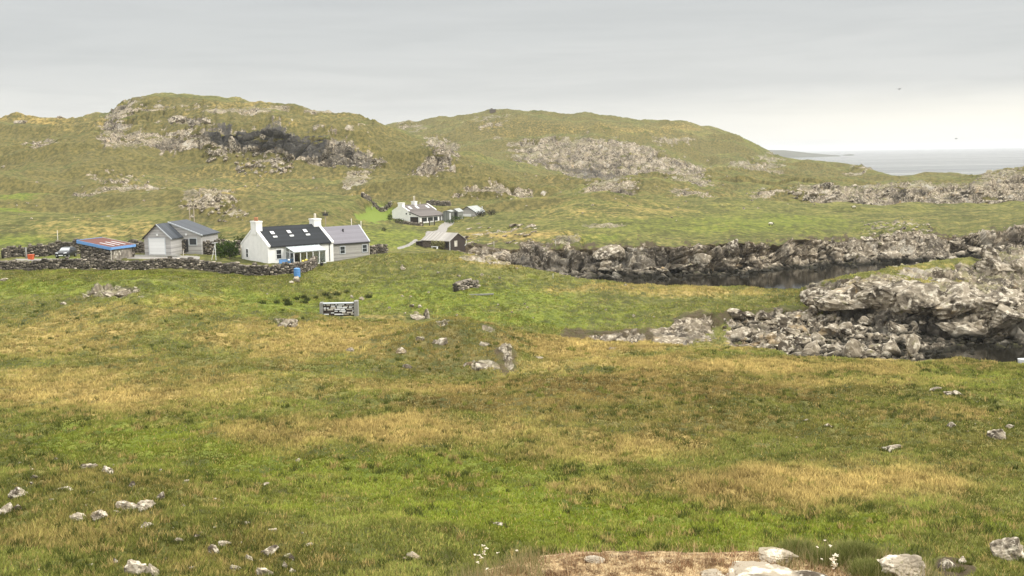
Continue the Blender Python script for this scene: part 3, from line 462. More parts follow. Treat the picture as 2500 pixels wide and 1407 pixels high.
disp = np.zeros(len(p)); crack = np.zeros(len(p)); bp = ps[:, 2] / (.0085 * rr) + .6 * vnoise(p[:,0] * .12, p[:,1] * .12, p[:,2] * .12, 12); bed = (bp % 1.0) ** 2 * .0024 * rr; cragm = band(lam('M') - .2, lam('N') + .15, 300, 960).ravel()[sel]
for size, k in ((.55, 21), (1.5, 31), (4.2, 41), (11., 51)):
    w = np.exp(-(np.log(size / (rr * .017)) / .95) ** 2)
    use = w > .03; v_, t_, e_ = cells(ps[use] / size, k)
    disp[use] += w[use] * size * ((v_ - .40) * 1.0 + t_ * 1.35); crack[use] += w[use] * size * .34 * np.exp(-e_ * 16)
lim = .0095 * rr; disp = lim * np.tanh(disp / lim) * (1 - .5 * cragm)
strength = S(.15, .7, rk + .25 * np.asarray(vnoise(p[:,0]*.25, p[:,1]*.25, p[:,2]*.25, 8)))
steep = np.clip(1 - nn[:,2], 0, 1)
dirn = nn * .75 + np.array([0, -.22, .18]); 
P2 = Pg.reshape(-1, 3).copy(); P2[sel] += dirn * ((bed - .0008 * rr) * strength)[:, None]
P2[sel] -= dirn * (crack * strength * np.clip(.35 + 1.2 * steep, 0, 1))[:, None]
P2[sel] += dirn * (disp * strength * (.26 + .46 * S(.02, .4, steep)) * (1 - .38 * S(300, 480, rr)))[:, None]
Pg = P2.reshape(NR, NC, 3)
# ------------------------------------------------------------------ ground lookups
def gz(X, Y):
    c = (X / Y - U0_) / (U1_ - U0_) * (NC - 1); c0 = int(min(max(math.floor(c), 0), NC - 2)); f = min(max(c - c0, 0), 1)
    return float(np.interp(Y, Yg[:, c0], Pg[:, c0, 2]) * (1 - f) + np.interp(Y, Yg[:, c0+1], Pg[:, c0+1, 2]) * f)
Qg = (Pg[:, :, 2] - 22) / Pg[:, :, 1]
def hit(px, py, d0=0.0, d1=1e9):
    """first ground point seen through a pixel, at or beyond distance d0 (section-line unit)"""
    u, q = uq(px, py); c = int(round(min(max((u - U0_) / (U1_ - U0_) * (NC - 1), 0), NC - 1)))
    ok = np.where((Qg[:, c] >= q) & (Dg[:, c] >= d0))[0]
    r = ok[0] if len(ok) else int(np.argmin(np.abs(Qg[:, c] - q) + (Dg[:, c] < d0) * 9))
    return Pg[r, c].copy(), r, c

# ------------------------------------------------------------------ ground material and mesh
def grass_color(t, co, dry, lush, heath_shade):
    nA = t.noise(co, .09, 12, .62, .3); nB = t.noise(t.vscale(co, (1, .55, 1)), .8, 9, .68); nC = t.noise(co, 6.0, 4, .7)
    nD = t.noise(t.vscale(co, (.22, .5, 1.8)), .5, 9, .66)
    base = t.mix(t.step(nA, .36, .64), (.080, .088, .022), (.168, .168, .044))
    base = t.mix(t.math('MULTIPLY', t.step(nD, .50, .40), .75), base, (.062, .058, .020)); base = t.mix(t.math('MULTIPLY', t.step(nD, .56, .66), .55), base, (.235, .208, .072))
    base = t.mix(t.math('MULTIPLY', t.step(nB, .48, .66), .6), base, (.265, .222, .074))
    base = t.mix(t.math('MULTIPLY', t.step(nB, .50, .40), .75), base, (.060, .064, .018))
    lushc = t.mix(t.step(nB, .36, .64), (.085, .122, .014), (.195, .225, .032))
    dryc = t.mix(t.step(nB, .34, .64), (.200, .138, .038), (.440, .315, .110))
    heac = t.mix(t.step(nB, .36, .62), (.072, .066, .024), (.170, .138, .048))
    wob = t.math('MULTIPLY', t.math('SUBTRACT', t.math('ADD', nB, t.math('MULTIPLY', nA, .6)), .8), 1.7)
    c = t.mix(t.math('MULTIPLY', t.step(t.math('ADD', lush, wob), .15, .85), .9), base, lushc)
    c = t.mix(t.math('MULTIPLY', t.step(t.math('ADD', heath_shade, wob), .25, .85), .85), c, heac)
    c = t.mix(t.math('MULTIPLY', t.step(t.math('ADD', dry, wob), .2, .9), .85), c, dryc)  # dry includes the lightening painted on flat hilltops
    c = t.mix(t.step(nC, .3, .75, .0, .35), c, (.05, .055, .018))
    return c, nA, nB, nC
def ground_mat():
    t = NT('moorland_ground'); co = t.pos()
    a = t.n('ShaderNodeSeparateColor'); t.l(t.attr('cover').outputs['Color'], a.inputs[0]); b = t.n('ShaderNodeSeparateColor'); t.l(t.attr('cover_two').outputs['Color'], b.inputs[0])
    d = t.n('ShaderNodeSeparateColor'); t.l(t.attr('cover_three').outputs['Color'], d.inputs[0])
    rock, dry, lush = a.outputs; heath_shade, grav, soil_shade = b.outputs; lawn, turf, tint = d.outputs
    g, nA, nB, nC = grass_color(t, co, dry, lush, heath_shade)
    g = t.mix(t.step(lawn, .3, .7), g, t.mix(nC, (.13, .175, .028), (.19, .24, .05)))
    g = t.mix(t.step(t.math('ADD', turf, t.math('SUBTRACT', nC, .5)), .3, .8), g, t.mix(t.step(t.noise(co, 9, 8, .7), .42, .6), (.10, .058, .028), (.50, .37, .20)))
    g = t.mix(t.step(t.math('ADD', soil_shade, t.math('MULTIPLY', t.math('SUBTRACT', nB, .5), 1.5)), .3, .7), g, t.mix(nB, (.035, .026, .018), (.110, .085, .045)))
    g = t.mix(t.step(t.math('ADD', grav, t.math('MULTIPLY', t.math('SUBTRACT', nC, .5), .4)), .35, .65), g, t.mix(t.noise(co, 3, 6, .7), (.22, .205, .185), (.36, .34, .31)))
    rc, n1, n2 = rock_color(t, co, 1.0); rc = t.mix(1.0, rc, (1.03, .99, .925), 'MULTIPLY')
    rfar = t.noise(t.vscale(co, (1, 1, .55)), .13, 7, .6, .6)
    rc = t.mix(t.math('MULTIPLY', t.step(rfar, .38, .54, .75, 0), .75), rc, (.050, .044, .036)); rc = t.mix(t.math('MULTIPLY', t.step(rfar, .56, .68), .7), rc, (.40, .37, .31))
    rc = t.mix(t.math('MULTIPLY', t.step(t.math('ADD', tint, t.math('MULTIPLY', t.math('SUBTRACT', n1, .5), .8)), .3, .8), .85), rc, (.030, .031, .033))
    sp = t.n('ShaderNodeSeparateXYZ'); t.l(co, sp.inputs[0]); z = t.math('ADD', sp.outputs['Z'], t.math('MULTIPLY', n1, -1.8))
    rc = t.mix(t.step(z, -.8, .0, 1, 0), rc, (.018, .016, .011))
    nr = t.n('ShaderNodeNewGeometry'); sn = t.n('ShaderNodeSeparateXYZ'); t.l(nr.outputs['Normal'], sn.inputs[0])
    ledge = t.math('MULTIPLY', t.step(sn.outputs['Z'], .80, .96), t.step(t.math('ADD', n1, t.math('MULTIPLY', z, .04)), .50, .66))   # turf keeps to the flat ledges
    led = t.noise(t.vscale(co, (.5, .5, 3.2)), .085, 5, .55, .4); nm = t.noise(co, .45, 4, .55)
    f = t.math('ADD', rock, t.math('ADD', t.math('MULTIPLY', t.math('SUBTRACT', t.math('ADD', nm, rfar), 1.0), .8), t.math('MULTIPLY', t.math('SUBTRACT', led, .52), 2.6)))
    f = t.math('MULTIPLY', t.math('MULTIPLY', t.step(f, .37, .44), t.step(rock, .06, .2)), t.math('SUBTRACT', 1.0, t.math('MULTIPLY', ledge, .42)))
    c = t.mix(f, g, rc)
    hgt = t.math('ADD', t.math('MULTIPLY', nB, .9), t.math('ADD', t.math('MULTIPLY', nC, .35), t.math('MULTIPLY', t.noise(co, 2.2, 3), .5)))
    b1 = t.bump(hgt, .8, .32); 
    b2 = t.bump(t.math('ADD', n1, t.math('MULTIPLY', n2, .45)), .8, .35)
    mx = t.n('ShaderNodeMix', data_type='VECTOR'); t.put(mx.inputs[0], f); t.l(b1, mx.inputs[4]); t.l(b2, mx.inputs[5])
    return t.pbr(c, .95, mx.outputs[1], .12)
M['ground'] = ground_mat()
DARK = np.maximum(band(lam('M') + .2, lam('N') + .05, 508, 800, .1, 20) * .8, np.maximum(band(lam('M'), lam('N'), 800, 940, .1) * .55, band(lam('I'), lam('J') - .05, 1240, 1680, .15) * .55))
DARK = np.maximum(DARK, np.maximum(ell(1440, 424, 95, 13, .6, 14), np.maximum(band(lam('G2') - .2, lam('G3') - .1, 2000, 2330, .15) * .6, band(lam('G2') - .4, lam('G3') + .1, 1560, 1790, .15) * .3))); DARK = np.maximum(DARK, band(lam('I'), lam('J1') + .6, 2000, 3000) * .4)
DARK = np.maximum(DARK, band(lam('K3'), lam('L') - .5, 2000, 3000) * .45)
ii = np.arange(NR * NC).reshape(NR, NC)
F4 = np.stack([ii[:-1, :-1], ii[:-1, 1:], ii[1:, 1:], ii[1:, :-1]], -1).reshape(-1, 4)
gm = np_mesh('ground', Pg.reshape(-1, 3), F4, 4, M['ground'], True)
def st(*a): return np.stack([x.ravel() for x in a], 1).astype(np.float32)
set_col(gm, 'cover', st(ROCK, DRY_LIT, LUSH)); set_col(gm, 'cover_two', st(HEATH_SHADE, GRAV, SOIL_SHADE)); set_col(gm, 'cover_three', st(LAWN, TURF, DARK))
tag(link('ground', gm), kind='structure')

# ------------------------------------------------------------------ building helpers (local frame: x along, y back, z up)
def W2(o, th, x, y): c, s_ = math.cos(th), math.sin(th); return o[0] + c * x - s_ * y, o[1] + s_ * x + c * y
def window(parent, o, u, n, w_, h_, frame, pane, bars=0, name='window', t=.09, rail=True):
    """frame (part) with its pane (sub-part); o = lower left corner on the wall face"""
    b = MB()
    b.obox(o, u, n, -t*.5, t*.7, -.03, .07, -t*.5, h_ + t*.5); b.obox(o, u, n, w_ - t*.7, w_ + t*.5, -.03, .07, -t*.5, h_ + t*.5)
    b.obox(o, u, n, t*.7, w_ - t*.7, -.03, .065, h_ - t*.6, h_ + t*.5); b.obox(o, u, n, t*.7, w_ - t*.7, -.03, .09, -t*.5, t*.6)
    if rail: b.obox(o, u, n, t*.7, w_ - t*.7, -.03, .055, h_*.5 - .025, h_*.5 + .025)
    for i in range(bars):
        x = w_ * (i + 1) / (bars + 1); b.obox(o, u, n, x - .03, x + .03, -.03, .06, t*.6, h_ - t*.6)
    f = b.obj(name, frame, parent)
    MB().obox(o, u, n, t*.6, w_ - t*.6, -.02, .03, t*.5, h_ - t*.5).obj('pane', pane, f)
    return f
def chimney(parent, x0, x1, y0, y1, z0, z1, mat, pots):
    c = MB().box(x0, y0, z0, x1, y1, z1 - .22); c.box(x0 - .07, y0 - .07, z1 - .22, x1 + .07, y1 + .07, z1)
    o = c.obj('chimney', mat, parent)
    for (px_, py_, r_, h_, m_) in pots: MB().tube([(px_, py_, z1 - .02), (px_, py_, z1 + h_ * .8), (px_, py_, z1 + h_)], r_, 10, r_ * .85).obj('chimney_pot', m_, o, True)
    return o
def gable_walls(parent, name, mat, x0, x1, y0, y1, he, hr, base=-1.2, he2=None):
    he2 = he if he2 is None else he2
    return MB().prism([(y0, base), (y1, base), (y1, he2), ((y0 + y1) / 2, hr), (y0, he)], x0, x1).obj(name, mat, parent)
def gable_roof(parent, mat, x0, x1, y0, y1, he, hr, over=.15, t=.12, name='roof', ov_x=.0):
    ym = (y0 + y1) / 2; k = (hr - he) / (ym - y0); z = lambda y: hr - abs(y - ym) * k + t
    b = MB(); b.slab((x0 - ov_x, y0 - over, z(y0 - over)), (x1 + ov_x, y0 - over, z(y0 - over)), (x1 + ov_x, ym, hr + t), (x0 - ov_x, ym, hr + t), t * .97)
    b.slab((x0 - ov_x, ym, hr + t), (x1 + ov_x, ym, hr + t), (x1 + ov_x, y1 + over, z(y1 + over)), (x0 - ov_x, y1 + over, z(y1 + over)), t * .97)
    return b.obj(name, mat, parent)
def cope(parent, mat, x0, x1, y0, y1, he, hr, up=.26, name='gable_coping', over=.12):
    ym = (y0 + y1) / 2; k = (hr - he) / (ym - y0)
    pr = [(y0 - over, he - over * k - .02), (y0 - over, he - over * k + up), (ym, hr + up), (y1 + over, he - over * k + up), (y1 + over, he - over * k - .02), (ym, hr - .02)]
    return MB().prism(pr, x0, x1).obj(name, mat, parent)
XA, NF = (1, 0), (0, -1)           # along the front, facing out of the front
YA, NG = (0, -1), (-1, 0)          # along a left gable seen from outside (runs towards the front)

# ------------------------------------------------------------------ white cottage
def white_cottage():
    r = empty('white_cottage', (-37.01, 173.91, 5.85), .707, 'white cottage with black slate roof, three skylights and a glass porch', 'cottage')
    L, Wd, he, hr = 11.57, 8.5, 2.93, 5.62; ym = Wd / 2; k = (hr - he) / ym
    gable_walls(r, 'wall', M['white'], 0, L, 0, Wd, he, hr)
    gable_roof(r, M['black_roof'], .42, L - .42, 0, Wd, he, hr, .14)
    cope(r, M['white'], -.06, .42, 0, Wd, he, hr, .25); cope(r, M['white'], L - .42, L + .06, 0, Wd, he, hr, .25)
    chimney(r, -.08, 1.0, ym - .95, ym + .75, hr - 1.0, hr + 1.08, M['white'], [(.45, ym - .38, .19, .6, M['terracotta']), (.45, ym + .16, .19, .6, M['terracotta'])])
    chimney(r, L - 1.25, L + .08, ym - .7, ym + .75, hr - 1.2, hr + .95, M['white'], [(L - .6, ym, .2, .8, M['pale_pot'])])
    sl = math.atan(k)
    for x in (2.35, 5.25, 8.15):
        f = MB(); yy = lambda d: ym - d * math.cos(sl); zz = lambda d: hr - d * math.sin(sl) + .125
        def q(x0, x1, d0, d1, hgt, b): b.slab((x0, yy(d1), zz(d1) + hgt), (x1, yy(d1), zz(d1) + hgt), (x1, yy(d0), zz(d0) + hgt), (x0, yy(d0), zz(d0) + hgt), hgt + .03); return b
        s_ = q(x - .42, x + .42, 1.45, 2.5, .10, MB()).obj('skylight', M['dark_trim'], r)
        q(x - .30, x + .30, 1.52, 2.22, .125, MB()).obj('pane', M['white_trim'], s_)
        q(x - .34, x + .34, 2.74, 3.0, .10, MB()).obj('roof_vent', M['white_trim'], r)
    window(r, (0, Wd * .82, .95), YA, NG, .72, 1.35, M['white_trim'], M['glass'])
    window(r, (1.35, 0, .95), XA, NF, .95, 1.45, M['white_trim'], M['glass'])
    # gutter and downpipe
    MB().box(.3, -.27, he - .19, L - .3, -.145, he - .08).obj('gutter', M['dark_trim'], r)
    MB().tube([(L - .75, -.07, he - .2), (L - .75, -.07, 0)], .05, 6).obj('downpipe', M['dark_trim'], r)
    # glazed lean-to
    x0, x1, D, h0, h1 = 3.05, 8.6, 2.5, 2.0, 2.72
    c = MB(); P = .055
    for x in np.linspace(x0, x1, 6): c.box(x - P, -D, -1.0, x + P, -D + .11, h0)
    for y in (-D * .5, -.06):
        for x in (x0, x1): c.box(x - P, y - P, -1.0, x + P, y + P, h0 + (h1 - h0) * (1 + y / D))
    c.box(x0, -D + .003, h0 - .1, x1, -D + .10, h0 + .02); c.box(x0, -D + .003, .0, x1, -D + .10, .1)
    for x in (x0, x1): c.box(x - .045, -D + .12, h0 - .06, x + .045, -.12, h0 + .02)
    porch = c.obj('conservatory', M['white_trim'], r)
    g = MB(); g.box(x0 + .05, -D + .04, .12, x1 - .05, -D + .06, h0 - .1)
    g.box(x0 - .01, -D + .13, .1, x0 + .01, -.13, h0 - .07); g.box(x1 - .01, -D + .13, .1, x1 + .01, -.13, h0 - .07); g.obj('glazing', M['porch_glass'], porch)
    rf = MB()
    rf.slab((x0 - .1, -D - .12, h0 + .06), (x1 + .1, -D - .12, h0 + .06), (x1 + .1, 0, h1 + .08), (x0 - .1, 0, h1 + .08), .05); rf.obj('roof', M['porch_roof'], porch)
    rb = MB()
    for x in np.linspace(x0 - .08, x1 + .08, 9): rb.slab((x - .03, -D - .13, h0 + .11), (x + .03, -D - .13, h0 + .11), (x + .03, 0, h1 + .13), (x - .03, 0, h1 + .13), .05)
    rb.obj('glazing_bar', M['grey_trim'], porch)
    MB().box(x0 + 1.5, -.06, .0, x0 + 2.35, .02, 2.0).obj('door', M['glass'], porch)
    window(r, (x0 + 3.1, 0, .9), XA, NF, .9, 1.1, M['white_trim'], M['glass'])
    MB().box(x0 + .2, -D + .2, -.9, x1 - .2, -.1, .0).obj('floor_slab', M['concrete'], porch)
    # timber wing
    e0, e1, W2_, he2, hr2 = L, L + 6.85, 5.8, 2.67, 5.09; y0 = .18
    gable_walls(r, 'timber_wing', M['clad'], e0 + .02, e1, y0, W2_ + y0, he2, hr2)
    wr = gable_roof(r, M['lilac_roof'], e0 + .06, e1 - .02, y0, W2_ + y0, he2, hr2, .14, name='wing_roof')
    cope(r, M['grey_trim'], e1 - .02, e1 + .16, y0, W2_ + y0, he2, hr2, .17, 'verge_trim')
    MB().box(e0 + .1, y0 - .26, he2 - .2, e1 + .1, y0 - .15, he2 - .08).obj('gutter', M['dark_trim'], r)
    MB().tube([(e0 + 3.2, y0 + 1.9, hr2 - .85), (e0 + 3.2, y0 + 1.9, hr2 - .3)], .13, 8).obj('roof_vent', M['dark_trim'], wr)
    window(r, (e0 + 1.3, y0, .95), XA, NF, .95, 1.2, M['grey_trim'], M['glass']); window(r, (e0 + 5.5, y0, .95), XA, NF, .95, 1.2, M['grey_trim'], M['glass'])
    MB().box(e1 - .05, y0 - .1, -1.0, e1 + .05, y0 + .02, he2 - .1).obj('corner_board', M['pale_wood'], r)
def porch_mats():
    t = NT('porch_glass'); a = t.n('ShaderNodeBsdfTransparent'); b = t.n('ShaderNodeBsdfGlossy'); b.inputs['Roughness'].default_value = .08
    m_ = t.n('ShaderNodeMixShader'); m_.inputs[0].default_value = .28; a.inputs[0].default_value = (.72, .76, .78, 1); t.l(a.outputs[0], m_.inputs[1]); t.l(b.outputs[0], m_.inputs[2]); t.l(m_.outputs[0], t.out.inputs[0]); M['porch_glass'] = t.m
porch_mats(); M['porch_roof'] = plain('porch_roof_sheet', (.50, .55, .56), .3, .15, 1.5)
white_cottage()

# ------------------------------------------------------------------ timber garage
def timber_garage():
    r = empty('timber_garage', (-53.49, 179.9, 7.34), -.172, 'grey timber garage with white roller door and blue grey roof', 'garage')
    Wd, L, L1, he, hr = 4.455, 7.49, 4.0, 2.66, 4.72; xm = -Wd / 2
    MB().prism([(-Wd, -1), (0, -1), (0, he), (xm, hr), (-Wd, he)], 0, L1, 1).obj('wall', M['clad2'], r)
    X2 = 3.2; k2 = 1.05
    he2 = he + .15
    MB().prism([(-Wd, -1), (X2, -1), (X2, he2), (xm, hr + .12), (-Wd, he)], L1, L1 + 6.5, 1).obj('rear_wing', M['clad2'], r)
    k = (hr - he) / (Wd / 2); o_ = .28
    b = MB(); b.slab((xm, -.2, hr + .12), (o_, -.2, he - o_ * k + .12), (o_, L1 - .02, he - o_ * k + .12), (xm, L1 - .02, hr + .12), .11); b.slab((-Wd - o_, -.2, he - o_ * k + .12), (xm, -.2, hr + .12), (xm, L1 - .02, hr + .12), (-Wd - o_, L1 - .02, he - o_ * k + .12), .11)
    b.obj('roof', M['solar'], r)
    kk = (hr + .12 - he2) / (X2 - xm); oo = .35
    b = MB(); b.slab((xm, L1 - .12, hr + .26), (X2 + oo, L1 - .12, he2 - oo * kk + .14), (X2 + oo, L1 + 6.7, he2 - oo * kk + .14), (xm, L1 + 6.7, hr + .26), .13); b.slab((-Wd - o_, L1 + .0, he - o_ * k + .14), (xm, L1 + .0, hr + .26), (xm, L1 + 6.7, hr + .26), (-Wd - o_, L1 + 6.7, he - o_ * k + .14), .12)
    b.obj('rear_roof', M['solar'], r)
    v = MB(); v.slab((xm, -.27, hr + .15), (o_ + .02, -.27, he - o_ * k + .15), (o_ + .02, -.19, he - o_ * k + .15), (xm, -.19, hr + .15), .2); v.obj('verge_trim', M['grey_trim'], r); v = MB(); v.slab((xm, L1 - .2, hr + .29), (X2 + oo + .02, L1 - .2, he2 - oo * kk + .17), (X2 + oo + .02, L1 - .1, he2 - oo * kk + .17), (xm, L1 - .1, hr + .29), .2); v.obj('verge_trim', M['grey_trim'], r)
    v = MB(); v.slab((-Wd - o_, -.27, he - o_ * k + .15), (xm, -.27, hr + .15), (xm, -.19, hr + .15), (-Wd - o_, -.19, he - o_ * k + .15), .2); v.obj('dark_verge', M['dark_wood'], r)
    x0 = -Wd + .85; d = MB().box(x0, -.05, .05, x0 + 2.62, .03, 2.58).obj('garage_door', M['door_white'], r)
    f = MB(); f.box(x0 - .12, -.08, .0, x0 - .001, .02, 2.7); f.box(x0 + 2.621, -.08, 0, x0 + 2.74, .02, 2.7); f.box(x0, -.08, 2.581, x0 + 2.62, .02, 2.7); f.obj('door_frame', M['grey_trim'], d)
    for (x, y, z) in ((xm + .05, -.02, 2.98), (.75, L1 - .02, 2.75)): MB().box(x - .13, y - .16, z, x + .13, y + .01, z + .3).obj('wall_lamp', M['white_trim'], r, False, .03)
    window(r, (1.2, L1, 1.2), XA, NF, 1.3, 1.1, M['grey_trim'], M['glass'], rail=False); MB().box(.25, L1 - .06, .1, 1.0, L1 + .02, 2.15).obj('door', M['dark_trim'], r)
    MB().box(-Wd - 1.5, -1.4, -1.0, 1.6, -.05, .0).obj('concrete_apron', M['concrete'], r)
timber_garage()

# ------------------------------------------------------------------ stone shed with blue fascia
def stonework(b_pts, hfun, thick, tone, seed, course=.24, length=.46, cap=True):
    """a dry stone wall: a dark core and many separate stones; returns (verts, faces, tones). b_pts: 2D line, hfun(s)->(z0, z1)"""
    r = np.random.default_rng(seed); V, Fq, T = [], [], []
    pts = [np.array(p, float) for p in b_pts]; seg = [np.linalg.norm(b - a) for a, b in zip(pts[:-1], pts[1:])]; tot = sum(seg)
    def where(s_):
        for a, b, l in zip(pts[:-1], pts[1:], seg):
            if s_ <= l or b is pts[-1]: t_ = (b - a) / l; return a + t_ * min(s_, l), t_
            s_ -= l
    def stone(c, t_, n_, l, w_, hh, tn):
        base = len(V); j = .14
        for zz in (-1, 1):
            for a_, b_ in ((-1,-1),(1,-1),(1,1),(-1,1)):
                q_ = 1 - r.random(3) * j * 2
                p_ = c[:2] + t_ * a_ * l * .5 * q_[0] + n_ * b_ * w_ * .5 * q_[1]; V.append((p_[0], p_[1], c[2] + zz * hh * .5 * q_[2])); T.append(tn)
        Fq.extend([(base, base+3, base+2, base+1), (base+4, base+5, base+6, base+7), (base, base+1, base+5, base+4), (base+1, base+2, base+6, base+5), (base+2, base+3, base+7, base+6), (base+3, base, base+4, base+7)])
    def tn_():
        v = r.random(); q_ = tone * 1.9 * (.4 + 1.0 * r.random())
        if v > .90: q_ = .36 + .26 * r.random()
        elif v > .72: q_ = .15 + .12 * r.random()
        return (q_ * 1.08, q_ * .98, q_ * .86)
    ns = max(2, int(tot / .8))
    for i in range(ns):                                         # core
        s0 = tot * (i + .5) / ns; c, t_ = where(s0); z0, z1 = hfun(c); n_ = np.array([-t_[1], t_[0]]); stone(np.array([c[0], c[1], (z0 + z1) / 2 - .15]), t_, n_, tot / ns * 1.25, thick * .8, max(.2, z1 - z0 + .1), (.045, .040, .034))
    nrow = 14
    for row in range(nrow):
        s_ = r.random() * .3
        while s_ < tot:
            l = length * (.55 + .95 * r.random()); c, t_ = where(s_ + l / 2); z0, z1 = hfun(c); zz = z0 - .1 + course * (row + .5)
            if zz > z1: s_ += l; continue
            n_ = np.array([-t_[1], t_[0]]); top = zz + course > z1
            for sd_ in (-1, 1):
                pc = c + n_ * sd_ * (thick * .36 + .08 * r.random())
                stone(np.array([pc[0], pc[1], zz + .05 * r.normal()]), t_, n_, l * .97, thick * .4, course * (.85 + .35 * r.random()) * (1.15 if top else 1), tn_())
            if top and cap: stone(np.array([c[0], c[1], zz + course * (.25 + .35 * r.random())]), t_, n_, l * .9, thick * (.7 + .3 * r.random()), course * (.7 + .6 * r.random()), tuple(x * 1.35 for x in tn_()))
            s_ += l
    return V, Fq, T
def stone_mesh(name, parts, org=(0, 0, 0)):
    V, Fq, T = [], [], []
    for v, f, t_ in parts:
        b = len(V); V += v; Fq += [tuple(b + i for i in q_) for q_ in f]; T += t_
    V = np.array(V) - np.array(org); me = np_mesh(name, V, np.array(Fq), 4, M['drystone']); set_col(me, 'tone', np.array(T, np.float32)); return me
def dry_wall(pts, hgt, label, thick=.65, tone=.085, seed=1, name='stone_wall', course=.24, length=.46, group=None, ends=None):
    """pts are ground positions (X, Y); hgt a number or a function of the fraction along the wall"""
    P = np.array(pts, float); cum = np.concatenate([[0], np.cumsum(np.hypot(*np.diff(P, axis=0).T))])
    def hf(c):
        i = int(np.argmin(np.hypot(P[:,0] - c[0], P[:,1] - c[1]))); z = gz(c[0], c[1])
        hh = hgt if not callable(hgt) else hgt(np.interp(c[0], P[:,0], cum / cum[-1]) if P[0,0] < P[-1,0] else 1 - np.interp(c[0], P[::-1,0], cum / cum[-1]))
        return z - .25, z + hh + .10 * math.sin(c[0] * 1.7) + .07 * math.sin(c[0] * 4.1 + 1)
    m0 = (P[0] + P[-1]) / 2; org = (m0[0], m0[1], gz(*m0))
    o = link(name, stone_mesh(name, [stonework(pts, hf, thick, tone, seed, course, length)], org)); o.location = org
    return tag(o, label, 'wall', group)
def g_at(px, py, d0, d1=None):
    """ground position at pixel column px, distance d (section unit): point on the land, not on the picture plane"""
    u = uq(px, 620)[0]; Y = d0 * RS; return (u * Y, Y)

def blue_shed():
    o = np.array((-60.35, 172.41, 7.3)); th = -.322
    r = empty('stone_shed', o, th, 'low stone shed with red roof and bright blue fascia boards', 'shed')
    A, B, Hb, Ha = 5.5, 5.3, 1.92, 2.85; zt = lambda x: Hb + (Ha - Hb) * (-x / A)
    hf = lambda c: (-.5, zt(c[0]) - .12)
    V = stone_mesh('wall', [stonework([(-A + .15, 0), (-.1, 0)], hf, .5, .10, 3, cap=False), stonework([(-A + .2, .3), (-A + .2, B)], hf, .5, .10, 4, cap=False), stonework([(-A + .2, B), (-.1, B)], hf, .5, .10, 5, cap=False)])
    link('wall', V, r)
    MB().box(-.22, .28, -.6, .02, B - .25, Hb - .1).obj('plaster_wall', M['grey_plaster'], r)
    ov = .3
    MB().slab((-A - ov, -ov, zt(-A - ov) + .06), (ov, -ov, zt(ov) + .06), (ov, B + ov, zt(ov) + .06), (-A - ov, B + ov, zt(-A - ov) + .06), .1).obj('roof', M['red_roof'], r)
    f = MB()
    f.slab((-A - ov - .04, -ov - .07, zt(-A - ov) + .1), (ov + .05, -ov - .07, zt(ov) + .1), (ov + .05, -ov - .003, zt(ov) + .1), (-A - ov - .04, -ov - .003, zt(-A - ov) + .1), .46)
    f.obj('fascia', M['blue'], r)
    MB().slab((ov + .003, -ov, zt(ov) + .09), (ov + .07, -ov, zt(ov) + .09), (ov + .07, B + ov, zt(ov) + .09), (ov + .003, B + ov, zt(ov) + .09), .38).obj('fascia', M['blue'], r)
    MB().box(-A - ov - .07, -ov, zt(-A - ov) - .2, -A - ov - .003, B + ov, zt(-A - ov) + .13).obj('fascia', M['blue'], r)
    b = MB(); b.slab((-A - ov, B + ov + .003, zt(-A - ov) + .14), (ov, B + ov + .003, zt(ov) + .14), (ov, B + ov + .08, zt(ov) + .14), (-A - ov, B + ov + .08, zt(-A - ov) + .14), .2); b.obj('roof_edging', M['pale_wood'], r)
    for y, a in ((1.2, -2.9), (2.6, -3.0), (4.0, -3.0)):
        MB().slab((a, y, zt(a) + .10), (a + 2.5, y, zt(a + 2.5) + .10), (a + 2.5, y + .3, zt(a + 2.5) + .10), (a, y + .3, zt(a) + .10), .05).obj('roof_light', M['lamp'], r)
    MB().box(.05, -.2, -.6, .19, -.06, Hb - .1).obj('corner_post', M['pale_wood'], r)
    for i, (y, z, l, hh) in enumerate([(.7,.75,.35,.5),(1.1,1.1,.25,.35),(1.25,.6,.4,.3),(1.8,1.0,.5,.25),(2.1,.55,.3,.45),(2.5,1.15,.4,.16),(.9,.25,.5,.2)]):
        MB().box(.021, y, z, .035, y + l * .7, z + hh).obj('bare_plaster_patch', M['pale_wood'], r)
blue_shed()
dry = []
def line(lst): return [g_at(px, 0, d) for px, d in lst]
dry_wall(line([(-150,118.5),(0,118.2),(120,118.4),(300,118.6),(420,118.4),(500,117.4),(560,116.2),(610,114.4),(660,113.4),(705,113.9),(742,116),(758,118.6),(768,121.5)]), 1.35, 'long dry stone wall running along the field below the white cottage', seed=21)
dry_wall(line([(6,134),(25,135),(60,135),(100,135.5),(150,136),(192,135.5)]), lambda s_: 1.55 + .75 * s_, 'dry stone wall standing behind the black car', seed=22)
dry_wall(line([(316,131),(334,130.5),(350,130.5)]), 2.0, 'short stone wall between the blue edged shed and timber garage', seed=23)
dry_wall(line([(421,128.8),(450,129),(480,129),(520,129.3),(560,129.8),(586,130.3)]), 2.25, 'tall stone wall joining the timber garage to the white cottage', seed=24)
dry_wall(line([(901,135),(920,136),(942,137)]), 1.55, 'stone wall stub at the right end of the timber wing', seed=25)
dry_wall(line([(888,208),(905,211),(925,212),(958,213)]), 1.25, 'stone wall above the bright lawn left of the far house', seed=26, tone=.11)
dry_wall(line([(1046,222),(1062,220),(1085,219),(1102,219)]), 1.3, 'stone wall behind the small grey green sheds', seed=27, tone=.12)
dry_wall(line([(968,196),(990,195),(1012,194),(1032,193)]), .6, 'low stone edging in front of the far white house', seed=28, tone=.12, thick=.5)
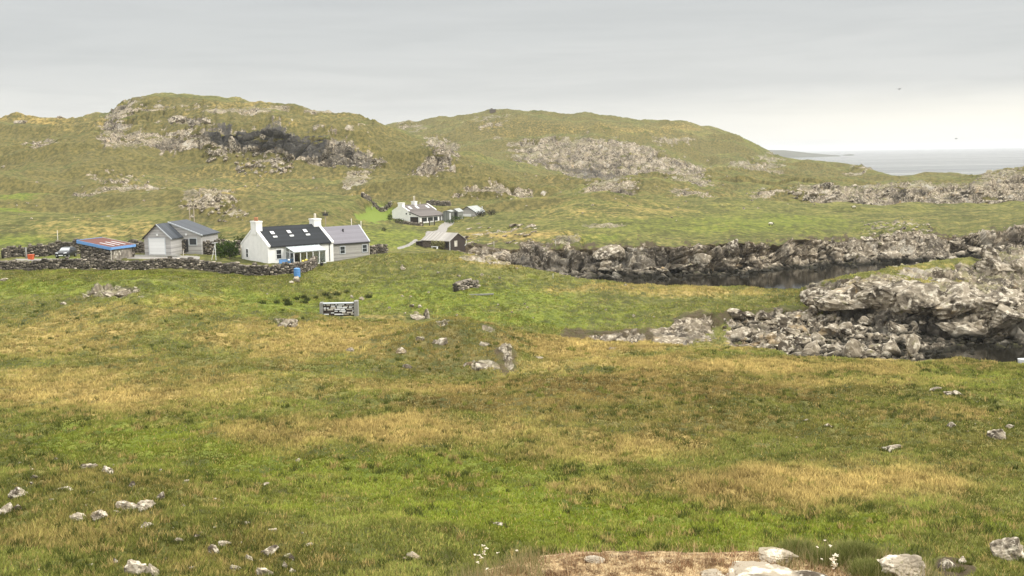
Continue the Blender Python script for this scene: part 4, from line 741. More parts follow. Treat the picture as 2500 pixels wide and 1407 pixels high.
dry_wall(line([(1110,107.6),(1122,108.6),(1140,109.6),(1166,109.8)]), lambda s_: 1.15 - .15 * s_, 'short stretch of ruined stone wall alone in the green field', seed=29, tone=.12, thick=.8)

# ------------------------------------------------------------------ brown shed, far white house and its outbuildings
def brown_shed():
    r = empty('brown_shed', (-11.44, 213.04, 4.96), -.643, 'brown stone shed with pale sheet roof and creeper on its front', 'shed')
    Wd, L, he, hr = 4.56, 6.72, 1.40, 2.65
    gable_walls(r, 'wall', M['brown_stone'], -L, -.02, 0, Wd, he, hr)
    gable_roof(r, M['pale_roof'], -L, 0, 0, Wd, he, hr, .28, .09, ov_x=.2)
    MB().prism([(0.05, -1), (Wd - .05, -1), (Wd - .05, he), (Wd / 2, hr - .03), (.05, he)], -.015, .06).obj('gable_boarding', M['dark_wood'], r)
    window(r, (.06, 1.25, .25), (0, 1), (1, 0), .75, 1.0, M['pale_wood'], M['pale_wood'], rail=False, name='shuttered_window')
    MB().tube([(.1, -.12, he - .1), (.1, -.12, -.5)], .06, 6).obj('downpipe', M['white_trim'], r); MB().tube([(.1, Wd + .3, he - .15), (.1, Wd + .1, .4), (.1, Wd - .3, .2)], .05, 6).obj('downpipe', M['white_trim'], r)
    for x in (-4.6, -3.1, -.95): MB().box(x, -.05, .05, x + .55, .02, 1.05).obj('window', M['dark_trim'], r)
    lt = MB().prism([(.5, -1), (Wd - .9, -1), (Wd - .9, 1.05), (.5, .95)], -L - 2.1, -L).obj('lean_to', M['dark_wood'], r)
    MB().slab((-L - 2.3, .25, .98), (-L + .0, .25, 1.22), (-L + .0, Wd - .6, 1.42), (-L - 2.3, Wd - .6, 1.12), .08).obj('roof', M['pale_roof'], lt)
    return r
bs = brown_shed()
def far_house():
    r = empty('far_white_house', (-22.45, 283.6, 4.95), .891, 'white house with brown roof, long lean-to and dark gable door', 'house')
    Wl, Wd, L, L2, ha, he, hr = 3.7, 5.91, 10.0, 9.1, 2.32, 3.45, 4.92; y0, y1 = Wl, Wl + Wd; ym = (y0 + y1) / 2
    gable_walls(r, 'wall', M['white'], 0, L, y0, y1, he, hr)
    MB().prism([(0, -1), (y0, -1), (y0, he - .02), (0, ha)], 0, L2).obj('lean_to', M['white'], r)
    k = (hr - he) / (Wd / 2); t_ = .12
    b = MB(); b.slab((.35, y0, he + t_), (L - .3, y0, he + t_), (L - .3, ym, hr + t_), (.35, ym, hr + t_), .11); b.slab((.35, ym, hr + t_), (L - .3, ym, hr + t_), (L - .3, y1 + .15, he + t_ - .15 * k), (.35, y1 + .15, he + t_ - .15 * k), .11); b.obj('roof', M['brown_roof'], r)
    k2 = (he - ha) / Wl
    MB().slab((-.12, -.2, ha + t_ - .2 * k2), (L2 + .6, -.2, ha + t_ - .2 * k2), (L2 + .3, y0 - .003, he + t_), (-.12, y0 - .003, he + t_), .11).obj('lean_to_roof', M['brown_roof'], r)
    MB().slab((-.18, -.24, ha + t_ - .2 * k2 + .03), (-.12, -.24, ha + t_ - .2 * k2 + .03), (-.12, y0, he + t_ + .03), (-.18, y0, he + t_ + .03), .2).obj('dark_verge', M['dark_trim'], r)
    MB().box(-.1, -.26, ha - .12, L2 + .5, -.17, ha - .01).obj('gutter', M['dark_trim'], r)
    cope(r, M['white'], -.05, .35, y0, y1, he, hr, .2, over=.02); cope(r, M['white'], L - .3, L + .05, y0, y1, he, hr, .2, over=.05)
    chimney(r, -.08, .85, ym - .75, ym + .75, hr - .8, hr + .75, M['white'], [])
    chimney(r, 4.6, 5.5, ym - .6, ym + .6, hr - .5, hr + .95, M['white'], [(4.85, ym, .12, 1.3, M['pale_pot']), (5.25, ym, .12, 1.3, M['pale_pot'])])
    MB().tube([(7.2, ym, hr), (7.2, ym, hr + .65)], .12, 8).obj('flue_pipe', M['pale_pot'], r)
    for x in (1.6, 4.2, 8.0):
        yy = lambda d: ym - d; zz = lambda d: hr - d * k + t_ + .005
        s_ = MB().slab((x, yy(1.9), zz(1.9) + .07), (x + .75, yy(1.9), zz(1.9) + .07), (x + .75, yy(.95), zz(.95) + .07), (x, yy(.95), zz(.95) + .07), .1).obj('skylight', M['white_trim'], r)
        MB().slab((x + .12, yy(1.8), zz(1.8) + .085), (x + .63, yy(1.8), zz(1.8) + .085), (x + .63, yy(1.05), zz(1.05) + .085), (x + .12, yy(1.05), zz(1.05) + .085), .05).obj('pane', M['sky_glass'], s_)
    d = MB().box(-.06, .75, .12, .02, 3.1, 2.05).obj('gable_door', M['dark_wood'], r); f = MB(); f.box(-.09, .6, .0, .01, .745, 2.2); f.box(-.09, 3.105, .0, .01, 3.25, 2.2); f.box(-.09, .745, 2.055, .01, 3.105, 2.2); f.obj('door_frame', M['dark_trim'], d)
    for y, z in ((y0 + .9, 2.95), (y0 - .35, 2.85)): MB().tube([(-.05, y, z), (.03, y, z)], .22, 12).obj('round_window', M['glass'], r)
    for x, w_ in ((.7, 1.7), (2.9, 1.7), (5.0, 1.35)): window(r, (x, 0, 1.1), XA, NF, w_, .85, M['dark_trim'], M['glass'], 1, rail=False)
    for x in (7.1, 8.3): MB().box(x, -.05, .1, x + .5, .02, 2.05).obj('door', M['dark_trim'], r)
    return r
far_house()
def grey_garage():
    r = empty('grey_garage', (-9.16, 300.19, 5.3), -.37, 'grey gabled garage with pale door beside the dark shrubs', 'garage')
    Wd, L, he, hr = 4.76, 6.5, 1.98, 3.42; xm = -Wd / 2; k = (hr - he) / (Wd / 2)
    MB().prism([(-Wd, -1), (0, -1), (0, he), (xm, hr), (-Wd, he)], 0, L, 1).obj('wall', M['clad2'], r)
    b = MB(); b.slab((xm, -.2, hr + .1), (.25, -.2, he - .25 * k + .1), (.25, L + .2, he - .25 * k + .1), (xm, L + .2, hr + .1), .09); b.slab((-Wd - .25, -.2, he - .25 * k + .1), (xm, -.2, hr + .1), (xm, L + .2, hr + .1), (-Wd - .25, L + .2, he - .25 * k + .1), .09); b.obj('roof', M['grey_sheet'], r)
    b = MB(); b.slab((xm, -.26, hr + .12), (.27, -.26, he - .25 * k + .12), (.27, -.2, he - .25 * k + .12), (xm, -.2, hr + .12), .16); b.slab((-Wd - .27, -.26, he - .25 * k + .12), (xm, -.26, hr + .12), (xm, -.2, hr + .12), (-Wd - .27, -.2, he - .25 * k + .12), .16); b.obj('dark_verge', M['dark_trim'], r)
    MB().box(-Wd + .85, -.06, .0, -Wd + 3.45, .02, 1.55).obj('garage_door', M['door_white'], r)
    MB().tube([(.4, 3.5, -.5), (.4, 3.5, 3.4)], .12, 6).obj('flue_pipe', M['grey_trim'], r)
grey_garage()
def small_shed(px, d, name, label, w_, l_, he, hr, th, wall, roof, door=True):
    x, y = g_at(px, 0, d); r = empty(name, (x, y, gz(x, y) + .0), th, label, 'shed')
    MB().prism([(0, -1), (w_, -1), (w_, he), (w_ / 2, hr), (0, he)], 0, l_, 1).obj('wall', wall, r)
    k = (hr - he) / (w_ / 2); b = MB(); b.slab((w_ / 2, -.15, hr + .08), (w_ + .15, -.15, he - .15 * k + .08), (w_ + .15, l_ + .15, he - .15 * k + .08), (w_ / 2, l_ + .15, hr + .08), .07); b.slab((-.15, -.15, he - .15 * k + .08), (w_ / 2, -.15, hr + .08), (w_ / 2, l_ + .15, hr + .08), (-.15, l_ + .15, he - .15 * k + .08), .07); b.obj('roof', roof, r)
    if door:
        MB().box(w_ * .55, -.05, .05, w_ * .85, .02, he - .1).obj('door', M['dark_trim'], r)
    return r
small_shed(1101.5, 205.5, 'garden_shed', 'small grey green gabled shed left of the grey garage', 2.1, 4.5, 2.3, 3.0, -.25, M['green_shed'], M['grey_sheet'])
r_ = small_shed(1084, 203, 'flat_roofed_shed', 'low grey shed joined to the right end of the far house', 2.0, 4.0, 2.2, 2.45, -.2, M['green_shed'], M['grey_sheet'], False)
MB().box(1.65, -.06, -.2, 1.99, .02, 1.9).obj('door', M['white_trim'], r_)
def lookout():
    p_, _, _ = hit(1202, 274, 600); r = empty('stone_lookout', (p_[0], p_[1], p_[2] - .4), .2, 'tiny square stone lookout on the top of the far hill', 'hut')
    b = MB(); b.box(-2.2, -1.8, -1.5, 2.2, 1.8, 2.3); b.obj('wall', M['brown_stone'], r); MB().box(-2.5, -2.1, 2.303, 2.5, 2.1, 2.6).obj('roof', M['concrete'], r); MB().box(-1.5, -1.75, 2.6, -.2, .4, 3.2).obj('turret', M['brown_stone'], r)
lookout()

# ------------------------------------------------------------------ car
M['windscreen'] = plain('windscreen_glass', (.42, .44, .45), .12, .1, spec=.5)
def black_car():
    x, y = g_at(166, 0, 129.2); z = gz(x, y) + .02
    r = empty('car', (x - .3, y, z), 0, 'black hatchback car parked on the yard facing the field', 'car')
    r.scale = (1.12, 1.12, 1.12)
    # local: car points to -y; x across
    prof = [(-2.0,.40,.62,.80),(-1.96,.30,.74,.86),(-1.5,.22,.86,.87),(-.95,.20,.94,.88),(-.55,.20,1.05,.88),(.0,.20,1.40,.88),(.45,.20,1.47,.88),(1.2,.20,1.45,.88),(1.7,.22,1.36,.87),(1.95,.30,1.05,.85),(2.02,.40,.75,.80)]
    V, Fc = [], []; n = 12
    for (yy, zb, zt_, hw) in prof:
        belt = min(zt_, .92); sec = [(-hw*.9, zb), (-hw, zb + .12), (-hw, .6 if belt > .65 else belt*.9), (-hw*.97, belt), (-hw*.80 if zt_ > belt + .05 else -hw*.9, zt_ - .05 if zt_ > belt + .05 else belt + .015), (-hw*.55, zt_ + .02)]
        sec = sec + [(-a, b) for a, b in sec[::-1]]; V += [(a, yy, b) for a, b in sec]
    for i in range(len(prof) - 1):
        for j in range(n): Fc.append((i*n+j, i*n+(j+1) % n, (i+1)*n+(j+1) % n, (i+1)*n+j))
    Fc += [tuple(range(n))[::-1], tuple((len(prof)-1)*n + j for j in range(n))]
    b = MB(); b.poly(V, Fc); body = b.obj('body', M['car'], r, True)
    g = MB(); g.poly([(-.70,-.62,1.04),(.70,-.62,1.04),(.62,-.06,1.415),(-.62,-.06,1.415),(-.70,-.60,1.02),(.70,-.60,1.02),(.62,-.03,1.40),(-.62,-.03,1.40)], [(0,1,2,3),(7,6,5,4),(0,4,5,1),(1,5,6,2),(2,6,7,3),(3,7,4,0)]); g.obj('windscreen', M['windscreen'], r)
    for s_ in (-1, 1):
        pts = [(-.42,.96),(.05,1.34),(.45,1.39),(1.2,1.37),(1.6,1.27),(1.72,.98)]
        P = [(s_ * (.866 - (zz - .92) * .30), yy, zz) for yy, zz in pts]; P += [(p_[0] - s_ * .02, p_[1], p_[2]) for p_ in P]; k = len(pts)
        MB().poly(P, [tuple(range(k)), tuple(range(k, 2*k))[::-1]] + [(i, (i+1) % k, k + (i+1) % k, k + i) for i in range(k)]).obj('side_window', M['glass'], r)
        MB().poly([(s_*.80,-1.93,.72),(s_*.42,-2.0,.70),(s_*.40,-1.93,.83),(s_*.76,-1.80,.88),(s_*.80,-1.90,.70),(s_*.42,-1.95,.68),(s_*.40,-1.88,.81),(s_*.76,-1.75,.86)], [(0,1,2,3),(7,6,5,4),(0,4,5,1),(1,5,6,2),(2,6,7,3),(3,7,4,0)]).obj('headlight', M['lamp'], r)
        MB().box(min(s_*.90, s_*1.06), -.42, .93, max(s_*.90, s_*1.06), -.26, 1.07).obj('wing_mirror', M['car'], r, False, .03)
        for yy in (-1.28, 1.28):
            w_ = MB().tube([(s_*.66, yy, .31), (s_*.90, yy, .31)], .31, 18).obj('wheel', M['tyre'], r, False); MB().tube([(s_*.87, yy, .31), (s_*.915, yy, .31)], .19, 12).obj('rim', M['metal'], w_)
    MB().box(-.30, -2.06, .40, .30, -2.02, .52).obj('number_plate', M['white_trim'], r); MB().box(-.36, -2.03, .57, .36, -1.98, .68).obj('grille', M['dark_trim'], r)
    for s_ in (-1, 1): MB().box(s_*.62 - .1, -2.02, .36, s_*.62 + .1, -1.97, .44).obj('fog_lamp', M['lamp'], r)
black_car()

# ------------------------------------------------------------------ posts, poles, gate, yard things
def pole(px, top, d, label, r0=.11, mat='wood', name='wooden_post', base=None, cat='post', group=None):
    x, y = g_at(px, 0, d); P = at(px, top, y); z = gz(x, y); hgt = max(.5, P[2] - z)
    r = link(name, MB().tube([(0, 0, -.4), (0, 0, hgt * .5), (.02, 0, hgt)], r0, 7, r0 * .8).mesh(name, M[mat], True)); r.location = (P[0], y, z); tag(r, label, cat, group); return r, hgt
ux, uy = g_at(473, 0, 150); hp = empty('utility_pole', (ux, uy, gz(ux, uy)), 0, 'twin wooden electricity pole with crossarm behind the timber garage', 'utility pole')
ht = at(473, 503, uy)[2] - gz(ux, uy)
for s_ in (-.4, .4): MB().tube([(s_, 0, -.5), (s_, 0, ht)], .12, 7, .09).obj('pole', M['wood'], hp, True)
MB().box(-1.35, -.06, ht - .1, .95, .06, ht + .08).obj('crossarm', M['dark_wood'], hp)
for s_ in (-1.2, -.2, .8): MB().tube([(s_, 0, ht + .08), (s_, 0, ht + .3)], .06, 6).obj('insulator', M['dark_trim'], hp)
ux, uy = g_at(797.5, 0, 150); up2 = empty('utility_pole', (ux, uy, gz(ux, uy)), .1, 'single electricity pole behind the right chimney of the cottage', 'utility pole')
ht = at(797, 514, uy)[2] - gz(ux, uy); MB().tube([(0, 0, -.5), (0, 0, ht)], .11, 7, .09).obj('pole', M['wood'], up2, True); MB().box(-.7, -.06, ht - .5, .7, .06, ht - .36).obj('crossarm', M['dark_wood'], up2); MB().box(-.5, -.22, ht - 1.0, .5, -.06, ht - .55).obj('transformer', M['dark_trim'], up2)
for px, top, d, lb, r0 in [(857.5,534,152,'short pale post above the ridge of the timber wing',.10),(881,540,150,'pale post right of the timber wing roof',.10),(139.5,563,138,'thin pale post rising behind the car wall',.07),(1205.6,590,151,'thin post on the grass right of the brown shed',.07),(1356,588,152,'thin fence post on the grass above the inlet',.06),(62.5,604,131,'grey post standing against the wall left of the car',.17),(236,618,124,'short grey post in front of the stone shed',.14),(447,612,124,'thin dark post in front of the garage yard wall',.07),(1085.6,546,197,'tall post right of the far house gate',.09),(908,503,207,'post standing on the wall above the bright lawn',.1),(588,598,127,'pale pipe post at the left corner of the cottage',.06),(1350,668,117.5,'weathered stake on the slope above the inlet',.05)]:
    pole(px, top, d, lb, r0, 'concrete' if r0 > .12 else 'pale_wood')
gx_, gy_ = g_at(1034, 0, 193); gt = empty('field_gate', (gx_, gy_, gz(gx_, gy_)), .35, 'grey barred gate with dark posts in front of the far house', 'gate')
for x, hgt in ((0, 2.0), (1.7, 1.45), (2.9, 1.4)): MB().box(x - .1, -.1, -.4, x + .1, .1, hgt).obj('gate_post', M['dark_wood'], gt)
b = MB()
for z in (.25, .55, .85, 1.15): b.box(1.82, -.03, z, 2.78, .03, z + .06)
for x in (1.86, 2.3, 2.7): b.box(x, -.05, .2, x + .06, -.031, 1.25)
b.obj('gate_bars', M['metal'], gt)
def clothes_frame():
    x, y = g_at(521, 0, 123); r = empty('clothes_pole', (x, y, gz(x, y)), .2, 'white A shaped clothes pole on the lawn left of the cottage', 'clothes pole')
    h_ = at(523, 592, y)[2] - gz(x, y); MB().tube([(.35, 0, -.2), (.30, 0, h_)], .05, 6).obj('upright', M['white_trim'], r); MB().tube([(-.35, 0, -.2), (.28, 0, h_ * .85)], .04, 6).obj('brace', M['white_trim'], r); MB().tube([(-.2, 0, h_ * .95), (.7, 0, h_ * .98)], .035, 6).obj('crossbar', M['white_trim'], r)
clothes_frame()
# blue board, bin, buoys, planters
def place(px, d, name, label, cat, rz=0, dz=0): x, y = g_at(px, 0, d); return empty(name, (x, y, gz(x, y) + dz), rz, label, cat)
r = empty('blue_board', (*W2((-37.01, 173.91), .707, 2.1, -1.3), 5.75), .45, 'flat blue board propped under the front window of the cottage', 'board')
MB().box(-.85, -.03, 0, .85, .03, 1.0).obj('panel', M['blue'], r); b = MB(); b.box(-.9, -.06, -.02, -.851, .06, 1.05); b.box(.851, -.06, -.02, .9, .06, 1.05); b.box(-.85, -.05, 1.001, .85, .05, 1.05); b.obj('edging', M['blue2'], r)
r = place(723.5, 113.0, 'blue_barrel', 'bright blue plastic barrel standing outside the field wall', 'barrel', dz=.02)
b = MB(); b.tube([(0,0,-.1),(0,0,.02),(0,0,.5),(0,0,1.0),(0,0,1.1)], .46, 14, .45); b.obj('body', M['blue2'], r, False); MB().tube([(0,0,1.1),(0,0,1.17)], .40, 14, .3).obj('lid', M['blue'], r)
for z in (.33, .72): MB().tube([(0,0,z),(0,0,z+.05)], .48, 14).obj('hoop', M['blue'], r)
def buoy(px, d, z, rad, mat, label):
    x, y = g_at(px, 0, d); bmv = MB(); n, mm = 8, 12
    V = [(rad*math.sin(PI*i/n)*math.cos(2*PI*j/mm), rad*math.sin(PI*i/n)*math.sin(2*PI*j/mm), rad*math.cos(PI*i/n)) for i in range(n+1) for j in range(mm)]
    bmv.poly(V, [(i*mm+j, (i+1)*mm+j, (i+1)*mm+(j+1)%mm, i*mm+(j+1)%mm) for i in range(n) for j in range(mm)])
    r = empty('fishing_buoy', (x, y, gz(x, y) + z), 0, label, 'buoy'); bmv.obj('float', mat, r, True); MB().tube([(0,0,rad*.9),(0,0,rad*1.35)], rad*.25, 8).obj('eye', M['dark_trim'], r)
buoy(739, 117.2, 1.35, .22, M['yellow'], 'left of two yellow buoys on the wall by the glass porch'); buoy(747, 117.8, 1.4, .22, M['yellow'], 'right of two yellow buoys on the wall by the glass porch'); buoy(704.5, 116.5, 1.35, .18, M['white_trim'], 'small white buoy on the wall below the cottage')
r = place(75, 129, 'orange_bin', 'orange red plastic tub on the yard left of the car', 'tub'); MB().poly([(-.32,-.32,0),(.32,-.32,0),(.32,.32,0),(-.32,.32,0),(-.42,-.42,.78),(.42,-.42,.78),(.42,.42,.78),(-.42,.42,.78)], [(0,3,2,1),(4,5,6,7),(0,1,5,4),(1,2,6,5),(2,3,7,6),(3,0,4,7)]).obj('body', M['orange'], r); b = MB(); b.box(-.46,-.46,.781,.46,.46,.84); b.obj('rim', M['orange'], r)
for px, d, lb in ((784.5, 120.6, 'dark potted shrub at the right corner of the glass porch'), (764, 121.5, 'dark potted plant on the wall end by the porch')):
    r = place(px, d, 'potted_plant', lb, 'plant pot', dz=.3 if px < 770 else .0); MB().tube([(0,0,0),(0,0,.5)], .2, 10, .28).obj('pot', M['dark_trim'], r)
    b = MB()
    for i in range(60): a = rnd.random()*6.28; q_ = rnd.random()**.5*.32; x, y, z = q_*math.cos(a), q_*math.sin(a), .5 + rnd.random()*.65; b.poly([(x,y,z),(x+.09*rnd.uniform(-1,1),y+.09*rnd.uniform(-1,1),z+.1),(x+.1*rnd.uniform(-1,1),y+.05,z-.05)], [(0,1,2)])
    b.obj('foliage', M['dark_trim'], r)
# salvaged panel: framed stack of black and white painted boards between two grey slabs
def panel():
    x, y = g_at(822, 0, 88.5); z = max(gz(x, y) - .1, at(828, 770, y)[2]); Y = y; wpx = Y / FPX
    r = empty('stacked_timber_rack', (x, y, z), .04, 'rack of dark and white weathered boards between two grey uprights', 'rack'); H = 32 * wpx; Wd = 76 * wpx
    for s_, ex in ((-1, 1.0), (1, 1.25)): MB().box(s_*Wd/2 + (-.36 if s_ < 0 else 0), -.3, -.12, s_*Wd/2 + (0 if s_ < 0 else .36*ex), .9, H + (.12 if s_ > 0 else .0)).obj('upright', M['concrete'], r, False, .03)
    MB().box(-Wd/2, .0, -.1, Wd/2, .8, H*.92).obj('dark_backing', M['dark_wood'], r)
    MB().box(-Wd/2 + .01, -.18, H*.90, Wd/2 - .01, .5, H*.965).obj('top_rail', M['grey_trim'], r)
    pr = random.Random(5); rows = 7
    for i in range(rows):
        zz = H * (.03 + .86 * i / rows); xx = -Wd/2 + .08
        while xx < Wd/2 - .15:
            l = pr.uniform(.15, .75); l = min(l, Wd/2 - .06 - xx)
            if pr.random() < (.88 if i in (0, 3, 4, 5, 6) else .6): MB().box(xx, -.03 - pr.random()*.1, zz + pr.random()*.03, xx + l, .02, zz + H*.86/rows*pr.uniform(.55,.95)).obj('white_board', M['pale_wood'] if pr.random() < .3 else M['white_trim'], r)
            xx += l + pr.uniform(.03, .25)
panel()
r = place(1171, 106.2, 'timber_plank', 'long grey driftwood beam beside the ruined field wall', 'beam', .05, .05); b = MB(); b.poly([(-1.75,-.12,-.1),(1.75,-.1,.0),(1.75,.12,.0),(-1.75,.14,-.1),(-1.75,-.12,.12),(1.8,-.09,.2),(1.8,.1,.2),(-1.75,.12,.12)], [(0,3,2,1),(4,5,6,7),(0,1,5,4),(1,2,6,5),(2,3,7,6),(3,0,4,7)]); b.obj('beam', M['concrete'], r, False, .03)
for px, py, l, rz, lb in ((1868, 694, 2.6, .12, 'long pale driftwood pole lying at the edge of the dark inlet'), (1884, 698.5, 1.9, -.15, 'shorter pale driftwood pole at the edge of the dark inlet')):
    P = at(px, py, 118.5 * RS); x, y = P[0], P[1]; r = empty('driftwood_pole', (x, y, max(gz(x, y), 0) + .1), rz, lb, 'driftwood'); MB().tube([(-l, 0, 0), (-l*.3, .1, .06), (l*.4, .02, .1), (l, 0, .14)], .10, 7, .07).obj('trunk', M['pale_wood'], r, True)
def rowing_boat():
    P = at(2504, 890, 80.5 * RS); r = empty('rowing_boat', (P[0] + 1.2, P[1], .0), .05, 'white rowing boat just entering at the right edge on dark water', 'boat')
    V, Fc = [], []; n = 9
    for i in range(9):
        t_ = i / 8; yy = -1.9 + 3.8 * t_; w_ = .72 * math.sin(PI * (.12 + .80 * t_)) ** .7; z0 = -.15 + .12 * abs(t_ - .5) * 2
        for j in range(n): a = PI * j / (n - 1); V.append((yy, -w_ * math.cos(a), .42 + .1 * abs(t_ - .5) * 2 - (.42 - z0 + .1 * abs(t_ - .5) * 2) * math.sin(a) ** .8))
    for i in range(8):
        for j in range(n - 1): Fc.append((i*n+j, i*n+j+1, (i+1)*n+j+1, (i+1)*n+j))
    Fc.append(tuple(range(n))); Fc.append(tuple(8*n + j for j in range(n))[::-1])
    b = MB(); b.poly(V, Fc); b.obj('hull', M['white_trim'], r, True)
    for yy in (-.8, .5): MB().box(yy - .12, -.6, .28, yy + .12, .6, .33).obj('thwart', M['pale_wood'], r)
    g = MB()
    for j in (0, n - 1): g.tube([V[i*n + j] for i in range(9)], .05, 6)
    g.obj('gunwale', M['white_trim'], r)
rowing_boat()

# ------------------------------------------------------------------ boulders and stones
def rock_mesh(seed, sub=3, planes=13, rough=.05, name='boulder', mat='rock', strat=0.0):
    import bmesh
    bm = bmesh.new(); bmesh.ops.create_icosphere(bm, subdivisions=sub, radius=1.0); r = np.random.default_rng(seed)
    P = np.array([v.co for v in bm.verts])
    for i in range(planes):
        n_ = r.normal(size=3); n_[2] *= .8; n_ /= np.linalg.norm(n_); d_ = r.uniform(.40, .78); over = P @ n_ - d_
        P = P - np.maximum(over, 0)[:, None] * n_ * .96
    nn_ = P / (np.linalg.norm(P, axis=1, keepdims=True) + 1e-9)
    dd = vnoise(P[:,0]*2.2 + seed, P[:,1]*2.2, P[:,2]*2.6, 3) * rough + vnoise(P[:,0]*6 + seed, P[:,1]*6, P[:,2]*8, 4) * rough * .5
    if strat: dd += strat * np.abs((((P[:,2] + .35 * P[:,0]) * 4.2 + seed * .37) % 1) - .5)
    v_, t_, e_ = cells(P * 2.1 + seed, seed); dd -= .10 * np.exp(-e_ * 12)
    P = P + nn_ * dd[:, None]
    for v, q_ in zip(bm.verts, P): v.co = q_
    me = bpy.data.meshes.new(name); bm.to_mesh(me); bm.free(); me.materials.append(M[mat]); return me
RV = [rock_mesh(100 + i, 3, 15 + i % 5, .035, strat=.10 if i % 3 == 0 else .04) for i in range(9)]
RVN = [rock_mesh(200 + i, 4, 16 + i % 4, .05, mat='rock_near', strat=.13 if i % 2 else .06) for i in range(8)]
RVW = [rock_mesh(300 + i, 3, 9, .06, mat='rock_white') for i in range(4)]
def rock(P, size, label, group=None, name='boulder', var=None, pool=RV, rz=None, sink=.38, tilt=.25, cat='boulder'):
    """size = (width, depth, height) in metres"""
    me = pool[(var if var is not None else rnd.randrange(len(pool))) % len(pool)]
    o = bpy.data.objects.new(name, me); COL.objects.link(o); o.scale = (size[0] * .62, size[1] * .62, size[2] * .68)
    o.rotation_euler = (rnd.uniform(-tilt, tilt), rnd.uniform(-tilt, tilt), rnd.uniform(-.5, .5) + (PI if rnd.random() < .5 else 0) if rz is None else rz)
    o.location = (float(P[0]), float(P[1]), float(P[2]) + size[2] * (.5 - sink)); return tag(o, label, cat, group)
def rock_px(px, py, wpx, hpx, label, group=None, d0=0, pool=RV, dz=None, **k):
    """py: picture height of the rock's foot"""
    P, _, _ = hit(px, py, d0); m_ = P[1] / FPX; w_ = wpx * m_; hh = hpx * m_ * 1.25
    return rock((P[0], P[1] + w_ * .2, gz(P[0], P[1] + w_ * .2)), (w_, w_ * (dz or .7), hh), label, group, pool=pool, **k)
NEAR = [
 (212,1147,62,26,'long pale slab lying in grass above the lower left knoll',{'var':1,'sink':.25}),(258,1158,44,28,'rounded pale boulder at the right end of the long slab',{'var':2}),
 (84,1172,26,18,'small dark edged rock near the left edge of the field',{}),(46,1217,64,28,'layered grey rock at the left edge of the picture',{'var':3}),(8,1258,40,34,'smooth grey rock cut by the left picture edge',{'var':4}),(42,1249,24,20,'knobbly small rock beside the smooth grey one',{}),
 (312,1254,60,34,'left half of the low rock rib on the knoll',{'var':5}),(352,1248,62,40,'right half of the low rock rib on the knoll',{'var':1}),(388,1226,24,26,'pointed dark stone at the top of the rock rib',{}),(288,1259,26,16,'small stone at the left foot of the rock rib',{}),
 (190,1276,62,24,'flat slab pair at the lower left of the rock rib',{'var':7}),(236,1270,50,22,'thin tilted slab left of the rock rib',{'var':3}),(352,1294,44,24,'pale hollow stone below the rock rib',{'var':6}),(318,1191,22,20,'small upright grey stone above the rock rib',{}),
 (150,1200,46,9,'thin pale ledge in the turf at the left',{}),(210,1205,40,8,'thin pale ledge right of the first turf ledge',{}),(448,1243,14,18,'small curved white stone on the dark mound',{}),(442,1222,14,12,'white pebble sized stone above the curved white stone',{}),
 (330,1405,74,66,'big fissured boulder leaning at the bottom left',{'var':1,'sink':.2}),(368,1410,50,38,'grey boulder against the big fissured one',{'var':2}),(280,1382,32,24,'angular pale stone left of the big fissured boulder',{}),(522,1358,46,34,'slanted grey slab set in the turf',{'var':5,'tilt':.5}),(548,1336,36,16,'thin upper tip of the slanted grey slab',{}),
 (432,1326,28,12,'small flat stone between the knoll and the slanted slab',{}),(480,1314,26,10,'small pale stone in grass beside the flat stone',{}),(655,1361,46,28,'square grey boulder in the bottom stone cluster',{'var':4}),(704,1369,34,26,'round topped boulder at the right of the bottom cluster',{'var':6}),(606,1376,30,20,'pale wedge stone in the bottom cluster',{}),(578,1398,34,20,'long white stone at the left of the bottom cluster',{}),(640,1412,60,44,'largest grey boulder of the bottom cluster',{'var':0}),(696,1392,18,22,'narrow white stone right of the largest cluster boulder',{}),(466,1394,24,18,'small pale stone left of the bottom cluster',{}),(662,1300,34,14,'grey ridge stone above the bottom cluster',{}),(600,1283,26,10,'small grey stone half buried above the cluster',{}),(750,1338,26,14,'dark pitted stone right of the cluster',{}),(715,1402,22,18,'small stone at the bottom right of the cluster',{}),
 (1012,1367,46,14,'broken pale stones on the low turf edge',{'var':3}),(985,1372,24,8,'flat white chip left of the broken stones',{}),(1212,1284,40,10,'flat pale stone alone in the green grass',{}),
 (2436,1075,62,44,'large rounded boulder near the right edge of the field',{'var':1}),(2470,1046,26,14,'small pale stone above the large rounded boulder',{}),(2322,1047,32,20,'pointed grey stone left of the large rounded boulder',{'var':2}),(2364,1056,10,7,'tiny white stone left of the rounded boulder',{}),(2178,1104,56,18,'low grey hump of rock right of the tan grass',{'var':4}),(2022,1043,22,10,'small white stone on the right of the brown grass',{}),(1966,1030,16,9,'small grey stone on the right of the brown grass',{}),(2286,953,32,10,'left pale stone of a trio high on the right',{}),(2318,966,30,10,'middle stone of the trio high on the right',{}),(2340,965,28,12,'right stone of the trio high on the right',{}),
 (2462,1368,96,70,'big white lichened boulder at the lower right edge',{'var':3,'sink':.22}),(2318,1392,60,44,'grey stone in the dark earth bank at the lower right',{'var':6}),(2352,1378,26,22,'pale stone at the edge of the dark earth bank',{}),
]
NEARR = [rock_px(px, py, w_, h_, lb, pool=RVN, **{'sink': .45, **{a: b for a, b in k.items() if a != 'sink'}}) for px, py, w_, h_, lb, k in NEAR]
